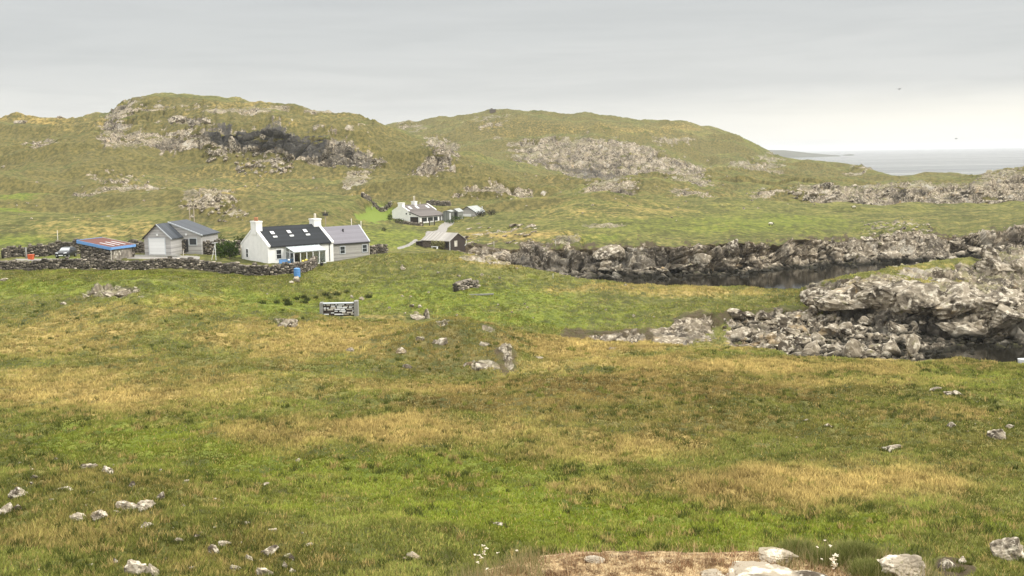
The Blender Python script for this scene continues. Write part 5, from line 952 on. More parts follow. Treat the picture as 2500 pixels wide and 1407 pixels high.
MID = [(690,800,60,24,'smooth grey outcrop on the tan slope',{'var':1}),(715,803,26,16,'dark right shoulder of the smooth grey outcrop',{}),(300,724,50,18,'pale rock on the grassy crest at left',{}),(262,727,40,14,'grey rock left of the pale crest rock',{}),(222,722,40,10,'low stone at the left end of the crest rocks',{}),(332,715,26,12,'stone at the right end of the crest rocks',{}),(155,745,20,8,'single pale stone on the left slope',{}),
 (1080,842,36,22,'tallest rock on the central mound',{'var':5}),(1062,840,24,12,'left neighbour of the tallest mound rock',{}),(1028,833,28,12,'pale rock at the left of the mound top',{}),(978,867,34,14,'upper rock of the pair left of the mound',{}),(990,900,26,12,'lower rock left of the mound',{}),(856,861,30,10,'flat pale rock on the slope left of the mound',{}),(1186,846,34,14,'grey rock at the upper right of the mound',{}),(1228,860,26,20,'upper rock of the rib at the right of the mound',{}),(1243,885,28,24,'lower rock of the rib at the right of the mound',{}),(1180,900,50,16,'dark outcrop at the foot of the mound',{}),(1140,896,30,10,'small stone left of the dark outcrop on the mound',{}),(1316,876,26,8,'low stone right of the mound',{}),(1496,857,28,8,'low pale stone near the gully edge',{}),
 (1042,779,22,24,'upright pale boulder below the green field',{'var':2,'tilt':.1}),(1016,781,46,14,'low pale rock left of the upright boulder',{}),(1006,751,16,9,'small stone above the upright boulder',{}),(1024,752,12,10,'tiny stone beside the one above the boulder',{}),(950,754,12,7,'small white stone on the dark grassy bank',{}),(882,733,22,9,'pale stone right of the board rack',{}),(858,728,10,10,'small white stone above the board rack',{}),
 (722,688,22,18,'round pale boulder below the blue barrel',{'var':6}),(712,692,14,7,'small flat stone beside the boulder below the barrel',{}),(8,687,26,10,'pale stone in the field at the left edge',{}),(985,660,14,9,'pale stone on the upper green field',{}),(1070,668,12,6,'white stone right of the upper field stone',{}),(1120,677,16,5,'pale flat stone above the ruined wall',{}),
 (1490,836,46,22,'rounded stone in the earth gully',{'var':3}),(1530,828,22,18,'upper white stone in the gully',{}),(1545,838,28,18,'lower white stone in the gully',{}),(1550,820,22,12,'small white stone at the top of the gully group',{})]
for px, py, w_, h_, lb, k in MID: rock_px(px, py, w_, h_, lb, pool=RVN if px % 2 else RV, d0=50, **k)
HILL = [(435,299,46,18,'long grey boulder high on the left hill',{'var':3}),(472,308,34,18,'grey boulder right of the long one on the hill',{}),(500,308,28,14,'lower boulder of the trio high on the left hill',{}),(47,302,42,12,'dark rounded rock on the left skyline',{'var':4}),(143,292,16,6,'small rock on the left skyline',{}),(568,364,32,26,'large block under the middle of the dark crag',{'var':2}),(532,374,20,12,'round boulder below the dark crag',{'var':6}),(436,372,14,13,'lone boulder left of the scree',{}),(528,390,30,18,'boulder pile top below the dark crag',{}),(640,376,22,11,'pale block at the foot of the dark crag',{}),(676,398,18,14,'dark topped boulder in the scree',{}),(607,412,28,14,'pale slab low in the scree',{}),(692,424,22,14,'lowest boulder of the scree',{})]
for px, py, w_, h_, lb, k in HILL: rock_px(px, py, w_, h_, lb, d0=250, **k)
from collections import defaultdict
LOOSE = defaultdict(list)
def scatter(n, box_, size, label, group, d0, pool=RV, name='boulder', asp=.6, cat='boulder', dmax=1e9, sink=.3, tilt=.35, maskmin=0):
    k = 0; tries = 0
    while k < n and tries < n * 12:
        tries += 1
        px = rnd.uniform(box_[0], box_[2]); py = rnd.uniform(box_[1], box_[3]); P, r_, c_ = hit(px, py, d0)
        if Dg[r_, c_] > dmax or P[2] < -.15 or ROCK[r_, c_] < maskmin: continue
        w_ = rnd.uniform(*size) * (1 if rnd.random() < .75 else 1.5); m_ = P[1] / FPX * w_
        sz = (m_, m_ * rnd.uniform(.6, .9), m_ * asp * rnd.uniform(.7, 1.2)); k += 1
        if group is None:                                        # past the 300 largest: gathered into one mass
            me = pool[rnd.randrange(len(pool))]; co = np.zeros(len(me.vertices) * 3, np.float32); me.vertices.foreach_get('co', co); co = co.reshape(-1, 3) * (sz[0] * .62, sz[1] * .62, sz[2] * .68)
            a = rnd.uniform(-.6, .6); co = np.stack([co[:,0] * math.cos(a) - co[:,1] * math.sin(a), co[:,0] * math.sin(a) + co[:,1] * math.cos(a), co[:,2] + .15 * co[:,0]], 1) + P + (0, 0, sz[2] * (.5 - sink))
            fi = np.zeros(len(me.polygons) * 3, np.int32); me.polygons.foreach_get('vertices', fi); LOOSE[me.materials[0].name].append((co, fi.reshape(-1, 3)))
        else: rock(P, sz, label, group, name=name, pool=pool, sink=sink, tilt=tilt, cat=cat)
scatter(60, (575, 385, 715, 428), (6, 15), '', None, 270)
scatter(16, (500, 365, 560, 398), (6, 13), '', None, 270)
scatter(26, (810, 385, 935, 412), (6, 14), '', None, 270)
scatter(30, (470, 490, 600, 545), (6, 14), '', None, 165)
scatter(34, (1130, 545, 1310, 600), (9, 22), '', None, 152, asp=.28, tilt=.1)
scatter(40, (2110, 550, 2270, 600), (6, 15), '', None, 158, asp=.4)
scatter(50, (0, 400, 1000, 540), (3, 7), '', None, 165, pool=RVW)
scatter(50, (1150, 380, 2000, 545), (3, 7), '', None, 152, pool=RVW)
scatter(30, (640, 640, 1650, 790), (4, 8), '', None, 94, pool=RVW, dmax=130)
scatter(40, (20, 1120, 780, 1400), (6, 13), '', None, 18, pool=RVN, dmax=40)
scatter(20, (1500, 960, 2480, 1300), (4, 7), '', None, 18, pool=RVW, dmax=60)
# rubble beach, cove and cliff foot
BEACH = [(2232,872,60,56,'ochre tipped slab standing at the right end of the beach',{'var':3}),(2180,868,70,46,'wide pale block on the seaward edge of the beach',{'var':0}),(2085,878,74,44,'squarish pale block at the beach foot',{'var':2}),(1985,880,64,40,'pale block at the near left of the beach foot',{'var':5}),(1925,868,56,34,'dark sided slab at the left of the beach foot',{'var':3}),(2040,884,60,24,'rounded grey boulder at the waterline of the beach',{'var':6}),(2190,815,60,32,'ochre edged slab in the middle of the beach',{'var':7}),(2060,812,40,20,'dark boulder in the middle of the beach',{'var':1}),(1903,772,30,24,'knob of rock at the top left of the beach',{'var':4}),(1985,775,36,22,'grey boulder at the top of the beach under the bank',{'var':2})]
for px, py, w_, h_, lb, k in BEACH: rock_px(px, py, w_, h_, lb, d0=75, sink=.2, **{k_: v for k_, v in k.items()})
scatter(90, (1790, 775, 2250, 880), (18, 46), 'pale boulder in the jumbled rubble beach', 'boulders of the rubble beach', 75, asp=.5, dmax=103, sink=.3)
scatter(160, (1760, 775, 2250, 880), (7, 17), '', None, 75, asp=.6, dmax=103, sink=.2)
CL = [(2072,640,36,20,'flat topped pale rock ledge across the inlet',{'var':3}),(2178,632,68,28,'big rounded boulder across the inlet',{'var':4}),(2035,612,14,24,'upright narrow stone in the cliff across the inlet',{'var':2,'tilt':.08}),(2008,656,26,14,'square white rock at the far waterline',{'var':0}),(2300,634,26,12,'small white topped rock in the far inlet',{'var':1}),(2420,640,60,36,'tawny boulder behind the grassy outcrop',{'var':5}),(2385,612,80,26,'long grey rock on the far shore at right',{'var':7}),(2120,618,34,12,'pale slab high on the far shore',{}),(1500,652,90,40,'broad pale rock face in the inlet cliff',{'var':3}),(1480,664,50,24,'mossy yellow rock at the foot of the inlet cliff',{'var':6}),(1700,640,60,34,'light ribbed rock in the inlet cliff',{'var':1}),(1790,628,56,36,'pale jutting rock at the top of the inlet cliff',{'var':5}),(1560,630,50,24,'pale rock left of the dark cleft',{'var':2}),(2490,672,40,44,'orange stained rock at the right picture edge',{'var':4})]
for px, py, w_, h_, lb, k in CL: rock_px(px, py, w_, h_, lb, d0=112, **k)
RVS = [rock_mesh(500 + i, 4, 18, .03, name='bedrock_slab', strat=.17 if i % 2 else .10) for i in range(6)]
SLAB = [(2022,748,110,46,'rounded left nose of the big outcrop beside the green saddle'),(2085,742,150,60,'pale sloping slab on the left shoulder of the big outcrop'),(2150,716,130,44,'lichened slab near the top of the big outcrop'),(2195,770,130,70,'steep jointed slab in the middle of the outcrop face'),(2120,792,110,40,'dark low slab at the foot of the outcrop face'),(2262,740,120,56,'ribbed slab right of the middle of the outcrop'),(2262,818,130,62,'big bulging block low in the outcrop face'),(2345,770,150,70,'broad domed slab on the right half of the outcrop'),(2360,828,120,46,'overhanging block above the cove water'),(2440,778,130,60,'grey folded slab at the right of the outcrop'),(2470,830,110,44,'wet slab at the right end of the cove'),(2480,735,90,40,'upper slab of the outcrop at the right picture edge'),(2310,690,100,26,'dark ledge under the grassy top of the outcrop'),(2440,668,110,46,'long rock wall behind the outcrop at right')]
for k, (px, py, w_, h_, lb) in enumerate(SLAB): rock_px(px, py, w_, h_, lb, d0=80, pool=RVS, var=k, sink=.42, tilt=.18, dz=.8, name='bedrock_slab', cat='rock slab')['kind'] = 'thing'
scatter(30, (1420, 655, 2010, 690), (12, 28), 'wet boulder at the foot of the inlet cliff', 'boulders at the foot of the inlet cliff', 128, asp=.45, dmax=147)
scatter(20, (2000, 600, 2500, 650), (14, 32), 'grey boulder along the far shore at right', 'boulders along the far shore', 140, asp=.4, dmax=165)
scatter(50, (1420, 620, 2010, 690), (6, 14), '', None, 128, asp=.5, dmax=152)
scatter(40, (2000, 590, 2500, 650), (7, 16), '', None, 140, asp=.4, dmax=170)
scatter(30, (2270, 815, 2480, 845), (7, 18), '', None, 84, asp=.45, dmax=97)
scatter(10, (2262, 855, 2300, 885), (8, 14), '', None, 70, asp=.5, dmax=97)
scatter(60, (1900, 455, 2480, 508), (8, 24), '', None, 262, asp=.4, dmax=330)
lv, lf, lm, off = [], [], [], 0
for j, (mn, lst) in enumerate(LOOSE.items()):
    for v, f in lst: lv.append(v); lf.append(f + off); lm.append(np.full(len(f), j, np.int32)); off += len(v)
lme = np_mesh('loose_stones', np.concatenate(lv), np.concatenate(lf), 3)
for mn in LOOSE: lme.materials.append(bpy.data.materials[mn])
lme.polygons.foreach_set('material_index', np.concatenate(lm)); tag(link('loose_stones', lme), kind='stuff')

# ------------------------------------------------------------------ shrubs and plants
def leaf_mat(name, a, b):
    t = NT(name); oi = t.n('ShaderNodeNewGeometry').outputs['Random Per Island']; c = t.mix(oi, a, b)
    d_ = t.n('ShaderNodeBsdfDiffuse'); tr = t.n('ShaderNodeBsdfTranslucent'); t.put(d_.inputs[0], c); t.put(tr.inputs[0], c); mx = t.n('ShaderNodeMixShader'); mx.inputs[0].default_value = .25
    t.l(d_.outputs[0], mx.inputs[1]); t.l(tr.outputs[0], mx.inputs[2]); t.l(mx.outputs[0], t.out.inputs[0]); M[name] = t.m
leaf_mat('hedge_leaf', (.020, .032, .010), (.065, .085, .022)); leaf_mat('green_leaf', (.030, .060, .015), (.085, .130, .028)); leaf_mat('dark_leaf', (.022, .024, .020), (.075, .066, .058)); leaf_mat('creeper_leaf', (.10, .11, .03), (.45, .42, .22)); leaf_mat('turf_leaf', (.075, .095, .022), (.30, .30, .10))
leaf_mat('rush_leaf', (.025, .035, .012), (.07, .085, .025)); leaf_mat('blossom', (.60, .55, .30), (.82, .78, .60)); leaf_mat('stem', (.14, .15, .05), (.42, .34, .17)); leaf_mat('straw', (.20, .115, .055), (.58, .42, .24)); leaf_mat('flower_petal', (.66, .56, .42), (.88, .82, .68))
def straw_mat():
    t = NT('straw_patches'); co = t.pos(); g_ = t.n('ShaderNodeNewGeometry').outputs['Random Per Island']; n_ = t.noise(co, 7, 6, .65)
    c = t.mix(g_, (.24, .14, .065), (.62, .46, .27)); c = t.mix(t.step(n_, .40, .56, .85, 0), c, t.mix(g_, (.14, .072, .035), (.34, .19, .10))); c = t.mix(t.step(n_, .58, .70, 0, .8), c, t.mix(g_, (.45, .38, .24), (.85, .76, .55)))
    c = t.mix(t.step(t.noise(co, 3.1, 3), .60, .70, 0, .7), c, (.16, .17, .06)); t.pbr(c, .95, None, .1); M['straw2'] = t.m
straw_mat()
def leaves(center, rad, n, size, seed, flat=1.0):
    r = np.random.default_rng(seed); k = 0; d_ = r.normal(size=(n, 3)); d_ /= np.linalg.norm(d_, axis=1, keepdims=True)
    lump = 1 + .28 * np.asarray(vnoise(d_[:,0]*2.1 + seed, d_[:,1]*2.1, d_[:,2]*2.1, 3)); P = d_ * (r.random((n, 1)) ** .35) * lump[:, None] * np.array(rad); P[:, 2] = np.maximum(P[:, 2], -rad[2] * .9)
    a = r.normal(size=(n, 3)); a /= np.linalg.norm(a, axis=1, keepdims=True); b = np.cross(a, r.normal(size=(n, 3))); b /= np.linalg.norm(b, axis=1, keepdims=True)
    s_ = size * (.6 + .8 * r.random((n, 1))); P = P + np.array(center)
    V = np.stack([P - a * s_, P + b * s_ * .55, P + a * s_, P - b * s_ * .55], 1).reshape(-1, 3); return V
def shrub(px, d, wpx, hpx, label, mat='hedge_leaf', n=700, name='shrub', lobes=3, dz=0, cat='shrub', group=None, flowers=0):
    x, y = g_at(px, 0, d); z = gz(x, y); m_ = y / FPX; w_ = wpx * m_ / 2; hh = hpx * m_; r = empty(name, (x, y, z + dz), 0, label, cat, group)
    V = []
    rr_ = random.Random(int(px * 7 + d))
    for i in range(lobes):
        f = (i + .5) / lobes * 2 - 1 if lobes > 1 else 0; hz = hh * rr_.uniform(.42, .56)
        V.append(leaves((f * w_ * .75, rr_.uniform(-.2, .2) * w_, hz), (w_ / lobes * 1.5, max(.35, w_ / lobes * 1.2), hz), n // lobes, max(.07, .10 * hh ** .5 * .9), int(px + i * 17)))
    V = np.concatenate(V); F_ = np.arange(len(V)).reshape(-1, 4); link('foliage', np_mesh('foliage', V, F_, 4, M[mat]), r)
    st_ = MB()
    for i in range(max(3, lobes * 2)): a = rr_.uniform(-.7, .7) * w_; st_.tube([(a * .5, 0, -.2), (a, rr_.uniform(-.1, .1), hh * .7)], .04, 5, .02)
    st_.obj('stem', M['wood'], r)
    if flowers:
        fv = leaves((0, -.15 * w_, hh * .8), (w_ * .9, w_ * .5, hh * .25), flowers, .10, int(px) + 5); link('blossom', np_mesh('blossom', fv, np.arange(len(fv)).reshape(-1, 4), 4, M['blossom']), r)
    return r
shrub(492, 139, 60, 40, 'dark hedge shrub at the left behind the garden wall', lobes=3, n=1100); shrub(530, 138, 50, 30, 'middle dark hedge shrub behind the garden wall', lobes=3, n=900)
shrub(556, 136, 46, 26, 'cream flowered shrub in the hedge behind the garden wall', lobes=2, n=700, flowers=160); shrub(588, 137, 36, 34, 'dark hedge shrub right beside the cottage gable', lobes=2, n=700)
shrub(554, 126, 58, 42, 'big green bush on the lawn against the garden wall', 'green_leaf', 1700, 'bush', 3)
shrub(882, 166, 20, 10, 'dark clipped bush below the far lawn at left', 'hedge_leaf', 350, lobes=2); shrub(939, 176, 10, 10, 'small dark bush left of the far house', 'hedge_leaf', 220, lobes=1); shrub(977, 193, 18, 12, 'round dark bush in front of the far house gable', 'hedge_leaf', 350, lobes=1); shrub(954, 198, 8, 18, 'narrow dark bush at the left corner of the far house', 'hedge_leaf', 260, lobes=1)
shrub(1176, 206, 24, 18, 'left of the dark purple shrubs beside the grey garage', 'dark_leaf', 500, lobes=2); shrub(1202, 207, 22, 15, 'right of the dark purple shrubs beside the grey garage', 'dark_leaf', 450, lobes=2)
shrub(1118, 203, 40, 12, 'low green shrubs in front of the green shed', 'green_leaf', 600, lobes=3); shrub(1104, 199, 30, 11, 'low green bush beside the drive of the far house', 'green_leaf', 450, lobes=2)
cx, cy = W2((-11.44, 213.04), -.643, -2.4, -.55); r = empty('creeper', (cx, cy, 4.96), -.643, 'pale yellow creeper climbing the front of the brown shed', 'climbing plant')
V = np.concatenate([leaves((a, 0, .75), (.5, .22, .75), 160, .12, 70 + i) for i, a in enumerate((-1.3, -.4, .4, 1.2))]); link('foliage', np_mesh('foliage', V, np.arange(len(V)).reshape(-1, 4), 4, M['creeper_leaf']), r)
b = MB()
for a in (-1.2, -.3, .6, 1.2): b.tube([(a, .1, -.3), (a + .1, .2, .6), (a - .1, .2, 1.3)], .035, 5)
b.obj('stem', M['wood'], r)
r = empty('garden_bench', (*W2((-11.44, 213.04), -.643, -2.6, -1.3), 4.85), -.643, 'small white bench in front of the brown shed', 'bench'); MB().box(-.7, -.2, .38, .7, .2, .45).obj('seat', M['white_trim'], r); b = MB()
for x in (-.6, .6):
    MB().box(x - .05, -.18, -.3, x + .05, .18, .379).obj('leg', M['white_trim'], r)
def blades(base, n, hgt, spread, wid, r, lean=.35):
    V = np.zeros((n, 3, 3)); a = r.random(n) * 6.283; rad = spread * r.random(n) ** .5; h_ = hgt * (.55 + .6 * r.random(n)); x0 = rad * np.cos(a); y0 = rad * np.sin(a); b_ = r.random(n) * 6.283; l_ = h_ * lean * r.random(n)
    V[:,0,0] = x0 - wid; V[:,0,1] = y0; V[:,1,0] = x0 + wid; V[:,1,1] = y0; V[:,2,0] = x0 + l_ * np.cos(b_); V[:,2,1] = y0 + l_ * np.sin(b_); V[:,2,2] = h_; V[:,:2,2] = -.05
    return V.reshape(-1, 3) + np.array(base)
g9 = np.random.default_rng(9); RUSH = []
for k in range(3): V = blades((0, 0, 0), 90, .5, .34, .02, g9, .7); RUSH.append(np_mesh('rush_clump', V, np.arange(len(V)).reshape(-1, 3), 3, M['rush_leaf']))
for k, (px, py) in enumerate([(678,741),(697,737),(703,745),(724,732),(741,728),(750,734),(772,729),(795,722),(805,730),(822,722),(899,727),(742,742),(640,745),(655,752),(590,742),(848,716)]):
    P, _, _ = hit(px, py, 94); o = link('rush_clump', RUSH[k % 3]); o.location = P; s_ = rnd.uniform(.8, 1.35); o.scale = (s_ * 1.25, s_, s_); o.rotation_euler = (0, 0, rnd.random() * 6); tag(o, 'dark green clump of rushes in the field beyond the board rack', 'rush clump', 'rush clumps in the green field')
# sheep and gulls
def sheep(px, py, d0, label, rz, s_=1.0):
    P, _, _ = hit(px, py, d0); r = empty('sheep', P, rz, label, 'sheep')
    import bmesh
    bm = bmesh.new(); bmesh.ops.create_icosphere(bm, subdivisions=3, radius=1)
    for v in bm.verts:
        x, y, z = v.co; tp = .86 + .14 * math.cos(x * 2.2); q_ = 1 + .05 * math.sin(11 * x + 3) * math.sin(9 * y + 1) * math.sin(10 * z)
        v.co = (x * .55 * s_ * q_, y * .27 * s_ * tp * q_, (.58 + z * .28 * tp * q_ - .03 * x) * s_)
    hd = bmesh.ops.create_icosphere(bm, subdivisions=2, radius=1, matrix=Matrix.Translation((.68 * s_, 0, .50 * s_)) @ Matrix.Rotation(.7, 4, 'Y') @ Matrix.Diagonal((.24 * s_, .10 * s_, .11 * s_, 1)))
    for (x, y) in ((.33, .13), (.33, -.13), (-.35, .13), (-.35, -.13)):
        bmesh.ops.create_cone(bm, cap_ends=True, segments=7, radius1=.035 * s_, radius2=.06 * s_, depth=.40 * s_, matrix=Matrix.Translation((x * s_, y * s_, .20 * s_)))
    for y in (-.11, .11): bmesh.ops.create_icosphere(bm, subdivisions=1, radius=1, matrix=Matrix.Translation((.60 * s_, y * s_, .58 * s_)) @ Matrix.Diagonal((.03, .09, .03, 1)))
    bmesh.ops.create_icosphere(bm, subdivisions=1, radius=1, matrix=Matrix.Translation((-.56 * s_, 0, .56 * s_)) @ Matrix.Diagonal((.06, .05, .14, 1)))
    me = bpy.data.meshes.new('body'); bm.to_mesh(me); bm.free(); me.materials.append(M['wool']); me.materials.append(M['black_face'])
    for p_ in me.polygons:
        c = p_.center; p_.use_smooth = True
        if c.x > .55 * s_ or c.z < .30 * s_: p_.material_index = 1
    link('body', me, r)
from mathutils import Matrix
sheep(1881, 553, 155, 'grey white sheep grazing on the far green meadow', .3); sheep(2084, 511, 155, 'small white sheep at the back of the far meadow', 2.6)
def gull(px, py, Y, label, rz):
    P = at(px, py, Y); r = empty('gull', P, rz, label, 'bird'); b = MB()
    V = [(-.32,0,0),(-.15,.07,.03),(.12,.08,.04),(.30,.03,.03),(.38,0,.0),(.30,-.03,.03),(.12,-.08,.04),(-.15,-.07,.03),(-.1,0,.10),(.2,0,.10),(-.1,0,-.06),(.2,0,-.05),(-.02,.35,.16),(.05,.72,.05),(.14,.35,.16),(-.02,-.35,.16),(.05,-.72,.05),(.14,-.35,.16)]
    F_ = [(0,1,8),(1,2,8),(2,9,8),(2,3,9),(3,4,9),(0,8,7),(7,8,6),(6,8,9),(6,9,5),(5,9,4),(0,10,1),(1,10,2),(2,10,11),(2,11,3),(3,11,4),(0,7,10),(7,6,10),(6,11,10),(6,5,11),(5,4,11),(1,12,14,2),(12,13,14),(6,17,15,7),(17,16,15)]
    me = bpy.data.meshes.new('body'); me.from_pydata(V, [], F_); me.materials.append(M['feather']); link('body', me, r)
gull(2195, 218, 190, 'higher gull flying in the grey sky at right', .6); gull(2334, 339, 260, 'lower gull flying just above the sea horizon', -.4)

# ------------------------------------------------------------------ bank beside the viewer: pale stones, turf, flowers
RIMY = lambda px: float(np.interp(uq(px, 1380)[0], UC, LY[IDX['RIM']]))
def rim_pt(px, dy=0.0): Y = RIMY(px) + dy; X = uq(px, 1380)[0] * Y; return np.array((X, Y, gz(X, Y)))
WST = [rock_mesh(400 + i, 5, 10, .07, mat='rock_white', strat=.05) for i in range(4)]
for px, dy, w_, hh, lb, v in [(1888,-.05,.27,.055,'upper pale slab on the bank left of the dark clump',0),(1868,-.42,.56,.06,'wide white slab at the bottom edge of the picture',1),(2205,-.12,.31,.10,'sloping white stone at the right end of the bank',2),(1745,-.25,.14,.03,'small pale stone in the dry turf',3),(1450,-.05,.12,.03,'small white stone on the left crest of the bank',1),(1580,-.6,.2,.03,'flat pale stone in the brown turf at the bottom',2),(1970,-.5,.3,.06,'lichened stone below the dark clump',0)]:
    rock(rim_pt(px, dy), (w_, w_ * .7, hh * 1.5), lb, pool=WST, var=v, rz=rnd.uniform(-.3, .3), tilt=.15, sink=.32)
def hummock(px, dy, rad, hgt, n, seed, label, mat):
    P = rim_pt(px, dy); r = empty('turf_clump', P, 0, label, 'plant clump'); gg = np.random.default_rng(seed); V = []
    for i in range(n):
        a = gg.random() * 6.283; q_ = gg.random() ** .6 * rad; z = hgt * max(0, 1 - (q_ / rad) ** 2); V.append(blades((q_ * math.cos(a), q_ * math.sin(a) * .7, z * .9), 9, .05, .045, .0034, gg, 1.9))
    V = np.concatenate(V); link('leaf_mass', np_mesh('leaf_mass', V, np.arange(len(V)).reshape(-1, 3), 3, M[mat]), r)
    import bmesh
    bm = bmesh.new(); bmesh.ops.create_icosphere(bm, subdivisions=3, radius=1, matrix=Matrix.Diagonal((rad * .95, rad * .66, hgt * .93, 1))); me = bpy.data.meshes.new('cushion'); bm.to_mesh(me); bm.free(); me.materials.append(M['cushion']); link('cushion', me, r)
M['cushion'] = plain('dark_cushion_turf', (.060, .070, .024), .95, .4, 20)
hummock(2085, -.02, .15, .07, 700, 3, 'largest dark green cushion of leaves on the bank at right', 'turf_leaf'); hummock(2020, -.12, .12, .045, 600, 13, 'dark green cushion left of the largest one on the bank', 'turf_leaf'); hummock(2130, -.2, .12, .06, 450, 14, 'dark green cushion between the largest one and the sloping white stone', 'turf_leaf'); hummock(1945, .05, .13, .07, 260, 5, 'small green tuft left of the dark cushion', 'turf_leaf')
hummock(1590, -.85, .16, .07, 300, 8, 'grey green leafy tuft at the bottom of the bank', 'green_leaf')
def flower(px, top, dy, label, size=.016, nb=6, stalk=False, nst=1):
    Y = RIMY(px) + dy; T_ = at(px, top, Y); z0 = min(gz(T_[0], Y), T_[2] - .04); r = empty('seed_stalk' if stalk else 'wild_flower', (T_[0], Y, z0), 0, label, 'dead stalk' if stalk else 'flower'); H = T_[2] - z0
    b = MB(); b.tube([(rnd.uniform(-.02, .02), 0, -.02), (.006, 0, H * .6), (0, 0, H)], .0022, 5, .0014); b.obj('stem', M['stem'], r)
    gg = np.random.default_rng(int(px)); V = []
    cs = [(0, 0, H)] + ([(gg.normal() * .016, gg.normal() * .010, H - .016 * (i + 1) + gg.normal() * .008) for i in range(5)] if stalk else [])
    for c in cs:
        for k in range(nb):
            a = 6.283 * k / nb + gg.random() * .6; e = gg.uniform(-.2, 1.3); dv = np.array((math.cos(a), math.sin(a), e)); dv /= np.linalg.norm(dv); sd_ = np.array((-math.sin(a), math.cos(a), 0)) * size * .42; p0 = np.array(c)
            V += [p0, p0 + dv * size * .6 + sd_, p0 + dv * size * 1.1, p0 + dv * size * .6 - sd_]
    V = np.array(V); link('flower_head', np_mesh('flower_head', V, np.arange(len(V)).reshape(-1, 4), 4, M['seed'] if stalk and nb > 7 else M['flower_petal']), r)
for px, top, dy, lb, s_, st_ in [(1180,1334,-.0,'tall dead flower stalk at the left end of the bank',.015,True),(1160,1357,.05,'pale flower left of the tall dead stalk',.014,False),(1215,1350,.05,'pale flower right of the tall dead stalk',.014,False),(1262,1346,.1,'nodding pale flower above the left of the bank',.012,False),(1166,1374,-.05,'lower pale flower near the dead stalk',.012,False),(1190,1390,-.1,'lowest pale flower at the left end of the bank',.012,False),
                                 (2014,1322,-.34,'highest cream flower over the dark cushion',.013,False),(2027,1334,-.34,'second cream flower over the dark cushion',.014,False),(1995,1337,-.34,'cream flower on the left side of the dark cushion',.011,False),(2040,1358,-.34,'big pinkish flower head in front of the dark cushion',.022,True),(2006,1366,-.34,'small cream flower low on the dark cushion',.010,False),(2144,1370,-.34,'cream flower at the right of the dark cushion',.013,False),(1871,1342,.0,'cream flower left of the small green tuft',.013,False),(1911,1343,.0,'drooping cream flower beside the small green tuft',.011,False),(2170,1395,-.2,'low peach flower by the sloping white stone',.012,False)]:
    flower(px, top, dy, lb, s_, 6, st_)
# dry turf of the bank: uncountable straw
gg = np.random.default_rng(77); V = []
for i in range(6500):
    px = gg.uniform(1185, 2260); dy = -gg.random() ** .8 * 1.6 + .12; P = rim_pt(px, dy); edge = gg.random() < .10
    b_ = blades((0, 0, 0), 5, .028 if not edge else .06, .04, .0042, gg, 5.0 if not edge else 1.2); V.append(b_ + P)
for i in range(150):
    px = gg.uniform(1130, 2250); P = rim_pt(px, gg.uniform(-.15, .15)); V.append(blades((0, 0, 0), 2, gg.uniform(.06, .15), .05, .0022, gg, .8) + P)
V = np.concatenate(V); tag(link('dry_turf', np_mesh('dry_turf', V, np.arange(len(V)).reshape(-1, 3), 3, M['straw2'])), kind='stuff')
gg = np.random.default_rng(78); V = []
for i in range(500):
    px = gg.uniform(900, 1330) if gg.random() < .6 else gg.uniform(1900, 2330); dy = gg.uniform(-.35, .2); P = rim_pt(px, dy); V.append(blades((0, 0, 0), 6, .12, .05, .0025, gg, .9) + P)
V = np.concatenate(V); tag(link('bank_grass', np_mesh('bank_grass', V, np.arange(len(V)).reshape(-1, 3), 3, M['stem'])), kind='stuff')

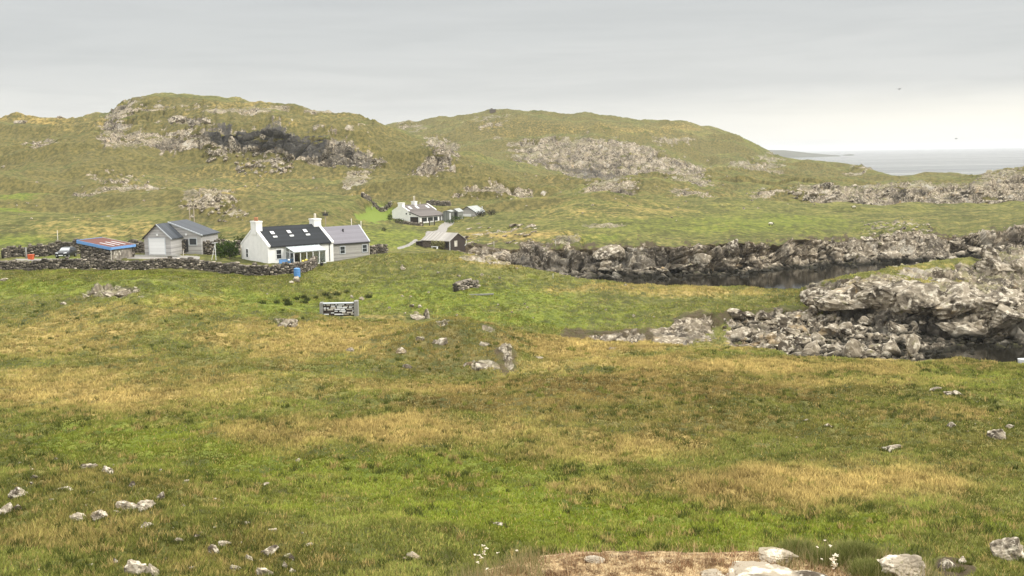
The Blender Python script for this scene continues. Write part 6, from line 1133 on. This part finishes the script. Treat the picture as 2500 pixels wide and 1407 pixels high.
# ------------------------------------------------------------------ grass of the moor
def grass_field(name, l0, l1, n, nb, hs, seed):
    gg = np.random.default_rng(seed); rows = np.where((Lam[:, 0] >= l0) & (Lam[:, 0] < l1))[0]
    r_ = gg.integers(rows[0], rows[-1], n); c_ = gg.integers(0, NC - 1, n); fr, fc = gg.random(n), gg.random(n)
    P = (Pg[r_, c_] * ((1 - fr) * (1 - fc))[:, None] + Pg[r_ + 1, c_] * (fr * (1 - fc))[:, None] + Pg[r_, c_ + 1] * ((1 - fr) * fc)[:, None] + Pg[r_ + 1, c_ + 1] * (fr * fc)[:, None])
    cl = fbm2(P[:,0] * .9, P[:,1] * .9, 3, seed); rk_ = ROCK[r_, c_]; keep = (rk_ < .35) & (gg.random(n) < .85 + .6 * cl) & (GRAV[r_, c_] < .3) & (SOIL_SHADE[r_, c_] < .4)
    P, r_, c_, cl = P[keep], r_[keep], c_[keep], cl[keep]; n = len(P)
    D_ = DRY_LIT[r_, c_] + .15 * fbm2(P[:,0] * .5, P[:,1] * .5, 2, seed + 3); L_ = LUSH[r_, c_]; H_ = HEATH_SHADE[r_, c_]
    Y = P[:, 1]; hgt = hs * (1 + .9 * np.clip(D_, 0, 1) - .25 * L_) * (.6 + .8 * gg.random(n)) * (1 + .4 * cl)
    wid = .006 + .00028 * Y
    V = np.zeros((n, nb, 3, 3)); a = gg.random((n, nb)) * 6.283; sp_ = (.05 + .0014 * Y)[:, None] * gg.random((n, nb)); x0 = sp_ * np.cos(a); y0 = sp_ * np.sin(a) * 1.5
    h_ = hgt[:, None] * (.6 + .6 * gg.random((n, nb))); le = h_ * (.2 + 1.0 * gg.random((n, nb))); b_ = gg.random((n, nb)) * 6.283
    V[..., 0, 0] = x0 - wid[:, None]; V[..., 1, 0] = x0 + wid[:, None]; V[..., 0, 1] = y0; V[..., 1, 1] = y0; V[..., :2, 2] = -.04
    V[..., 2, 0] = x0 + le * np.cos(b_); V[..., 2, 1] = y0 + le * np.sin(b_); V[..., 2, 2] = h_
    V += P[:, None, None, :]
    lushc = np.array((.160, .190, .024)); base = np.array((.168, .178, .042)); dry = np.array((.44, .32, .115)); hea = np.array((.185, .130, .045))
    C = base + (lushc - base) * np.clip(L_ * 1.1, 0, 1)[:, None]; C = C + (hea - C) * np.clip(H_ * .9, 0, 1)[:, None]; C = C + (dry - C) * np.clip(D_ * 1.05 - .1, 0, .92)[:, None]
    cl2 = fbm2(P[:,0] * .33, P[:,1] * .25, 4, seed + 9, .65); C = C * (1 + .75 * cl2 + .35 * cl)[:, None]; C = 1.12 * C[:, None, :] * (.68 + .64 * gg.random((n, nb, 1))); st_ = gg.random((n, nb)) < .06 + .15 * np.clip(D_, 0, 1)[:, None]; C = np.where(st_[..., None], dry * 1.1, C)
    C = np.repeat(C[:, :, None, :], 3, 2).reshape(-1, 3)
    me = np_mesh(name, V.reshape(-1, 3), np.arange(n * nb * 3).reshape(-1, 3), 3, M['grass']); set_col(me, 'tone', C.astype(np.float32)); tag(link(name, me), kind='stuff')
def grass_mat():
    t = NT('moor_grass'); c = t.attr('tone').outputs['Color']; d_ = t.n('ShaderNodeBsdfDiffuse'); tr = t.n('ShaderNodeBsdfTranslucent'); t.l(c, d_.inputs[0]); t.l(c, tr.inputs[0])
    g_ = t.n('ShaderNodeNewGeometry'); mx = t.n('ShaderNodeMix', data_type='VECTOR'); mx.inputs[0].default_value = .65; t.l(g_.outputs['Normal'], mx.inputs[4]); mx.inputs[5].default_value = (0, -.1, 1); t.l(mx.outputs[1], d_.inputs['Normal'])
    m_ = t.n('ShaderNodeMixShader'); m_.inputs[0].default_value = .22; t.l(d_.outputs[0], m_.inputs[1]); t.l(tr.outputs[0], m_.inputs[2]); t.l(m_.outputs[0], t.out.inputs[0]); M['grass'] = t.m
grass_mat()
grass_field('grass', lam('A') - .35, lam('F') + .1, 290000, 5, .105, 41)
def tussocks(n, seed):
    gg = np.random.default_rng(seed); rows = np.where((Lam[:, 0] >= lam('A') - .3) & (Lam[:, 0] < lam('F')))[0]; r_ = gg.integers(rows[0], rows[-1], n * 5); c_ = gg.integers(0, NC - 1, n * 5); P = Pg[r_, c_]
    w_ = .25 + .9 * fbm2(P[:,0] * .22, P[:,1] * .22, 3, seed) + .35 * HEATH_SHADE[r_, c_] + .45 * DRY_LIT[r_, c_] - .2 * LUSH[r_, c_]
    k = np.where((gg.random(n * 5) < w_ * .6) & (ROCK[r_, c_] < .25) & (SOIL_SHADE[r_, c_] < .3))[0][:n]; V, C = [], []
    for i in k:
        pq = P[i]; R_ = gg.uniform(.12, .34); v = blades(pq, 26, gg.uniform(.14, .30), R_, .008 + .00022 * pq[1], gg, 1.1); V.append(v); q_ = gg.random(); d_ = DRY_LIT[r_[i], c_[i]]
        c0 = np.array((.40, .30, .11)) if q_ < .25 + .5 * d_ else (np.array((.085, .100, .024)) if q_ < .75 else np.array((.20, .21, .045))); C.append(np.repeat(c0 * (.6 + .7 * gg.random((26, 1))), 3, 0))
    for o in NEARR:                                             # turf grown up round the embedded stones
        for j in range(5 + int(o.scale[0] * 14)):
            a = gg.uniform(PI, 2 * PI) if gg.random() < .8 else gg.uniform(0, PI); X = o.location.x + math.cos(a) * o.scale[0] * .85; Y = o.location.y + math.sin(a) * o.scale[1] * .85; pq = np.array((X, Y, gz(X, Y)))
            V.append(blades(pq, 26, gg.uniform(.07, .16), .12, .016, gg, 1.2)); C.append(np.repeat(np.array((.105, .110, .030)) * (.55 + .8 * gg.random((26, 1))), 3, 0))
    V = np.concatenate(V); me = np_mesh('tussock_grass', V, np.arange(len(V)).reshape(-1, 3), 3, M['grass']); set_col(me, 'tone', np.concatenate(C).astype(np.float32)); tag(link('tussock_grass', me), kind='stuff')
tussocks(5200, 47)
grass_field('field_grass', lam('G') + .3, lam('H'), 60000, 4, .13, 43)


# ------------------------------------------------------------------ sea, headland
def water_mat(name, spec):
    t = NT(name); co = t.pos(); n1 = t.noise(t.vscale(co, (.5, 1.1, 1)), .9, 4, .6); n2 = t.noise(t.vscale(co, (.12, 1.0, 1)), .012, 4, .55)
    c = t.mix(n1, (.010, .015, .017), (.018, .026, .030))
    r = t.step(n2, .35, .65, .11, .17)
    b = t.bump(n1, .06, .03); return t.pbr(c, r, b, spec, IOR=1.33)
M['water'] = water_mat('sea_water', .5); 
def inlet_mat():
    t = NT('peaty_water'); co = t.pos(); n1 = t.noise(t.vscale(co, (.35, 1.4, 1)), .8, 5, .6); b = t.bump(n1, .22, .05)
    d_ = t.n('ShaderNodeBsdfDiffuse'); d_.inputs[0].default_value = (.012, .011, .008, 1); g_ = t.n('ShaderNodeBsdfGlossy'); g_.inputs['Roughness'].default_value = .03; t.l(b, g_.inputs['Normal'])
    m_ = t.n('ShaderNodeMixShader'); fr = t.n('ShaderNodeFresnel'); fr.inputs[0].default_value = 1.33; t.l(b, fr.inputs['Normal']); t.l(t.math('MULTIPLY', fr.outputs[0], .85), m_.inputs[0]); t.l(d_.outputs[0], m_.inputs[1]); t.l(g_.outputs[0], m_.inputs[2]); t.l(m_.outputs[0], t.out.inputs[0]); return t.m
M['inlet'] = inlet_mat()
im = bpy.data.meshes.new('inlet_water'); im.from_pydata([(-400, 60, 0), (400, 60, 0), (400, 420, 0), (-400, 420, 0)], [], [(0, 1, 2, 3)]); im.materials.append(M['inlet']); tag(link('inlet_water', im), kind='structure')
ys = [420, 700, 1000, 1700, 2500, 4000, 6000, 9000, 15000, 40000]
V = [(x, y, 0.0) for y in ys for x in (-26000, -4000, -600, -150, 0, 150, 600, 4000, 26000)]
Fs = [(r*9+c, r*9+c+1, (r+1)*9+c+1, (r+1)*9+c) for r in range(len(ys)-1) for c in range(8)]
sm = bpy.data.meshes.new('sea'); sm.from_pydata(V, [], Fs); sm.materials.append(M['water']); tag(link('sea', sm), kind='structure')
def headland(name, pts, Y, depth, label):
    k = len(pts); V = []; Fc = []
    for j in range(7):
        g = j / 6; hgt = math.sin(PI * g) ** .6 if 0 < g < 1 else 0
        for i, (px, py) in enumerate(pts):
            P = at(px, py, Y); V.append((P[0] * (1 + (g - .5) * depth / Y), Y + (g - .5) * depth, max(-1.0, P[2]) * hgt - (1 - hgt) * 1.0))
    for j in range(6):
        for i in range(k - 1): Fc.append((j*k+i, j*k+i+1, (j+1)*k+i+1, (j+1)*k+i))
    me = bpy.data.meshes.new(name); me.from_pydata(V, [], Fc); me.materials.append(M['far_land']); me.polygons.foreach_set('use_smooth', [True] * len(Fc))
    tag(link(name, me), label, None, None, 'structure')
M['far_land'] = plain('far_heather_slope', (.085, .085, .06), .95, .3, .01)
headland('headland', [(1800,374),(1840,367.5),(1880,366.5),(1915,367),(1940,369.5),(1970,373),(2000,376),(2030,378.6),(2050,379.6)], 3900, 600, None)
headland('headland', [(2058,379),(2066,377.2),(2078,376.6),(2086,378.6)], 4200, 200, None)

# ------------------------------------------------------------------ sky, sun, haze, camera
SUN_EL, SUN_AZ = math.radians(44), math.radians(108)     # azimuth measured clockwise from +Y
w = bpy.data.worlds.new("World"); sc.world = w; w.use_nodes = True; nt = w.node_tree; nt.nodes.clear()
class WN(NT):
    def __init__(s): s.t = nt
t = WN(); out = t.n('ShaderNodeOutputWorld'); bg = t.n('ShaderNodeBackground'); t.l(bg.outputs[0], out.inputs[0])
sky = t.n('ShaderNodeTexSky', sky_type='NISHITA', sun_disc=False, sun_elevation=SUN_EL, sun_rotation=SUN_AZ)
co = t.n('ShaderNodeTexCoord').outputs['Generated']; sp = t.n('ShaderNodeSeparateXYZ'); t.l(co, sp.inputs[0])
el = sp.outputs['Z']
na = t.noise(t.vscale(co, (1.6, 1.6, 12)), 2.2, 7, .6, .5); nb = t.noise(t.vscale(co, (2.5, 2.5, 30)), 2.0, 6, .6, .3)
side = t.step(sp.outputs['X'], -.1, .42)
e2 = t.math('ADD', el, t.math('MULTIPLY', t.math('SUBTRACT', na, .5), .11))
ramp = t.n('ShaderNodeValToRGB'); t.l(t.math('DIVIDE', t.math('MAXIMUM', e2, 0.0), .5), ramp.inputs[0])
cr = ramp.color_ramp; cr.interpolation = 'EASE'
SKY = [(0, (.66, .655, .63)), (.05, (.64, .64, .62)), (.13, (.57, .575, .565)), (.22, (.52, .53, .525)), (.34, (.485, .50, .505)), (.55, (1.0, 1.0, .98)), (1.0, (2.05, 2.03, 1.97))]
for i, (x, c) in enumerate(SKY):
    e = cr.elements[i] if i < 2 else cr.elements.new(x)
    e.position = x; e.color = (*c, 1)
cloud = t.mix(t.math('MULTIPLY', t.step(nb, .40, .66), .16), ramp.outputs[0], (.34, .355, .36))
glow = t.math('MULTIPLY', side, t.math('MULTIPLY', t.step(el, .06, .012), t.step(t.math('ADD', el, t.math('MULTIPLY', t.math('SUBTRACT', nb, .5), .02)), -.002, .012)))
cloud = t.mix(t.math('MULTIPLY', glow, .85), cloud, (.92, .88, .77))
nis = t.n('ShaderNodeVectorMath', operation='SCALE'); t.l(sky.outputs[0], nis.inputs[0]); nis.inputs[3].default_value = .10
fin = t.mix(.94, nis.outputs[0], cloud)
t.l(fin, bg.inputs[0]); bg.inputs[1].default_value = 1.0
sun = bpy.data.lights.new('sun', 'SUN'); sun.energy = 2.1; sun.angle = math.radians(14); sun.color = (1, .95, .86)
so = bpy.data.objects.new('sun', sun); COL.objects.link(so)
from mathutils import Vector, Matrix
sd = Vector((math.sin(SUN_AZ) * math.cos(SUN_EL), math.cos(SUN_AZ) * math.cos(SUN_EL), math.sin(SUN_EL)))
so.rotation_euler = sd.to_track_quat('Z', 'Y').to_euler()

HAZE = 0.00009
hb = MB().box(-30000, -400, -9, 30000, 42000, 90)
hm = NT('sea_haze'); pv = hm.n('ShaderNodeVolumePrincipled'); pv.inputs['Color'].default_value = (.93, .95, .97, 1); pv.inputs['Density'].default_value = HAZE; pv.inputs['Anisotropy'].default_value = .2
hm.l(pv.outputs[0], hm.out.inputs['Volume']); tag(hb.obj('haze', hm.m), kind='stuff')

cam = bpy.data.cameras.new('camera'); cam.sensor_fit = 'HORIZONTAL'; cam.sensor_width = 36; cam.lens = 36 * FPX / 2500; cam.clip_start = .1; cam.clip_end = 90000
co_ = bpy.data.objects.new('camera', cam); COL.objects.link(co_)
mw = Matrix(((RT[0], UP[0], -FW[0], CAM[0]), (RT[1], UP[1], -FW[1], CAM[1]), (RT[2], UP[2], -FW[2], CAM[2]), (0, 0, 0, 1)))
co_.matrix_world = mw; sc.camera = co_
sc.view_settings.view_transform = 'Standard'; sc.view_settings.look = 'None'; sc.view_settings.exposure = 0.33; sc.view_settings.gamma = 1
sc.cycles.max_bounces = 6; sc.cycles.volume_bounces = 1; sc.cycles.use_denoising = True
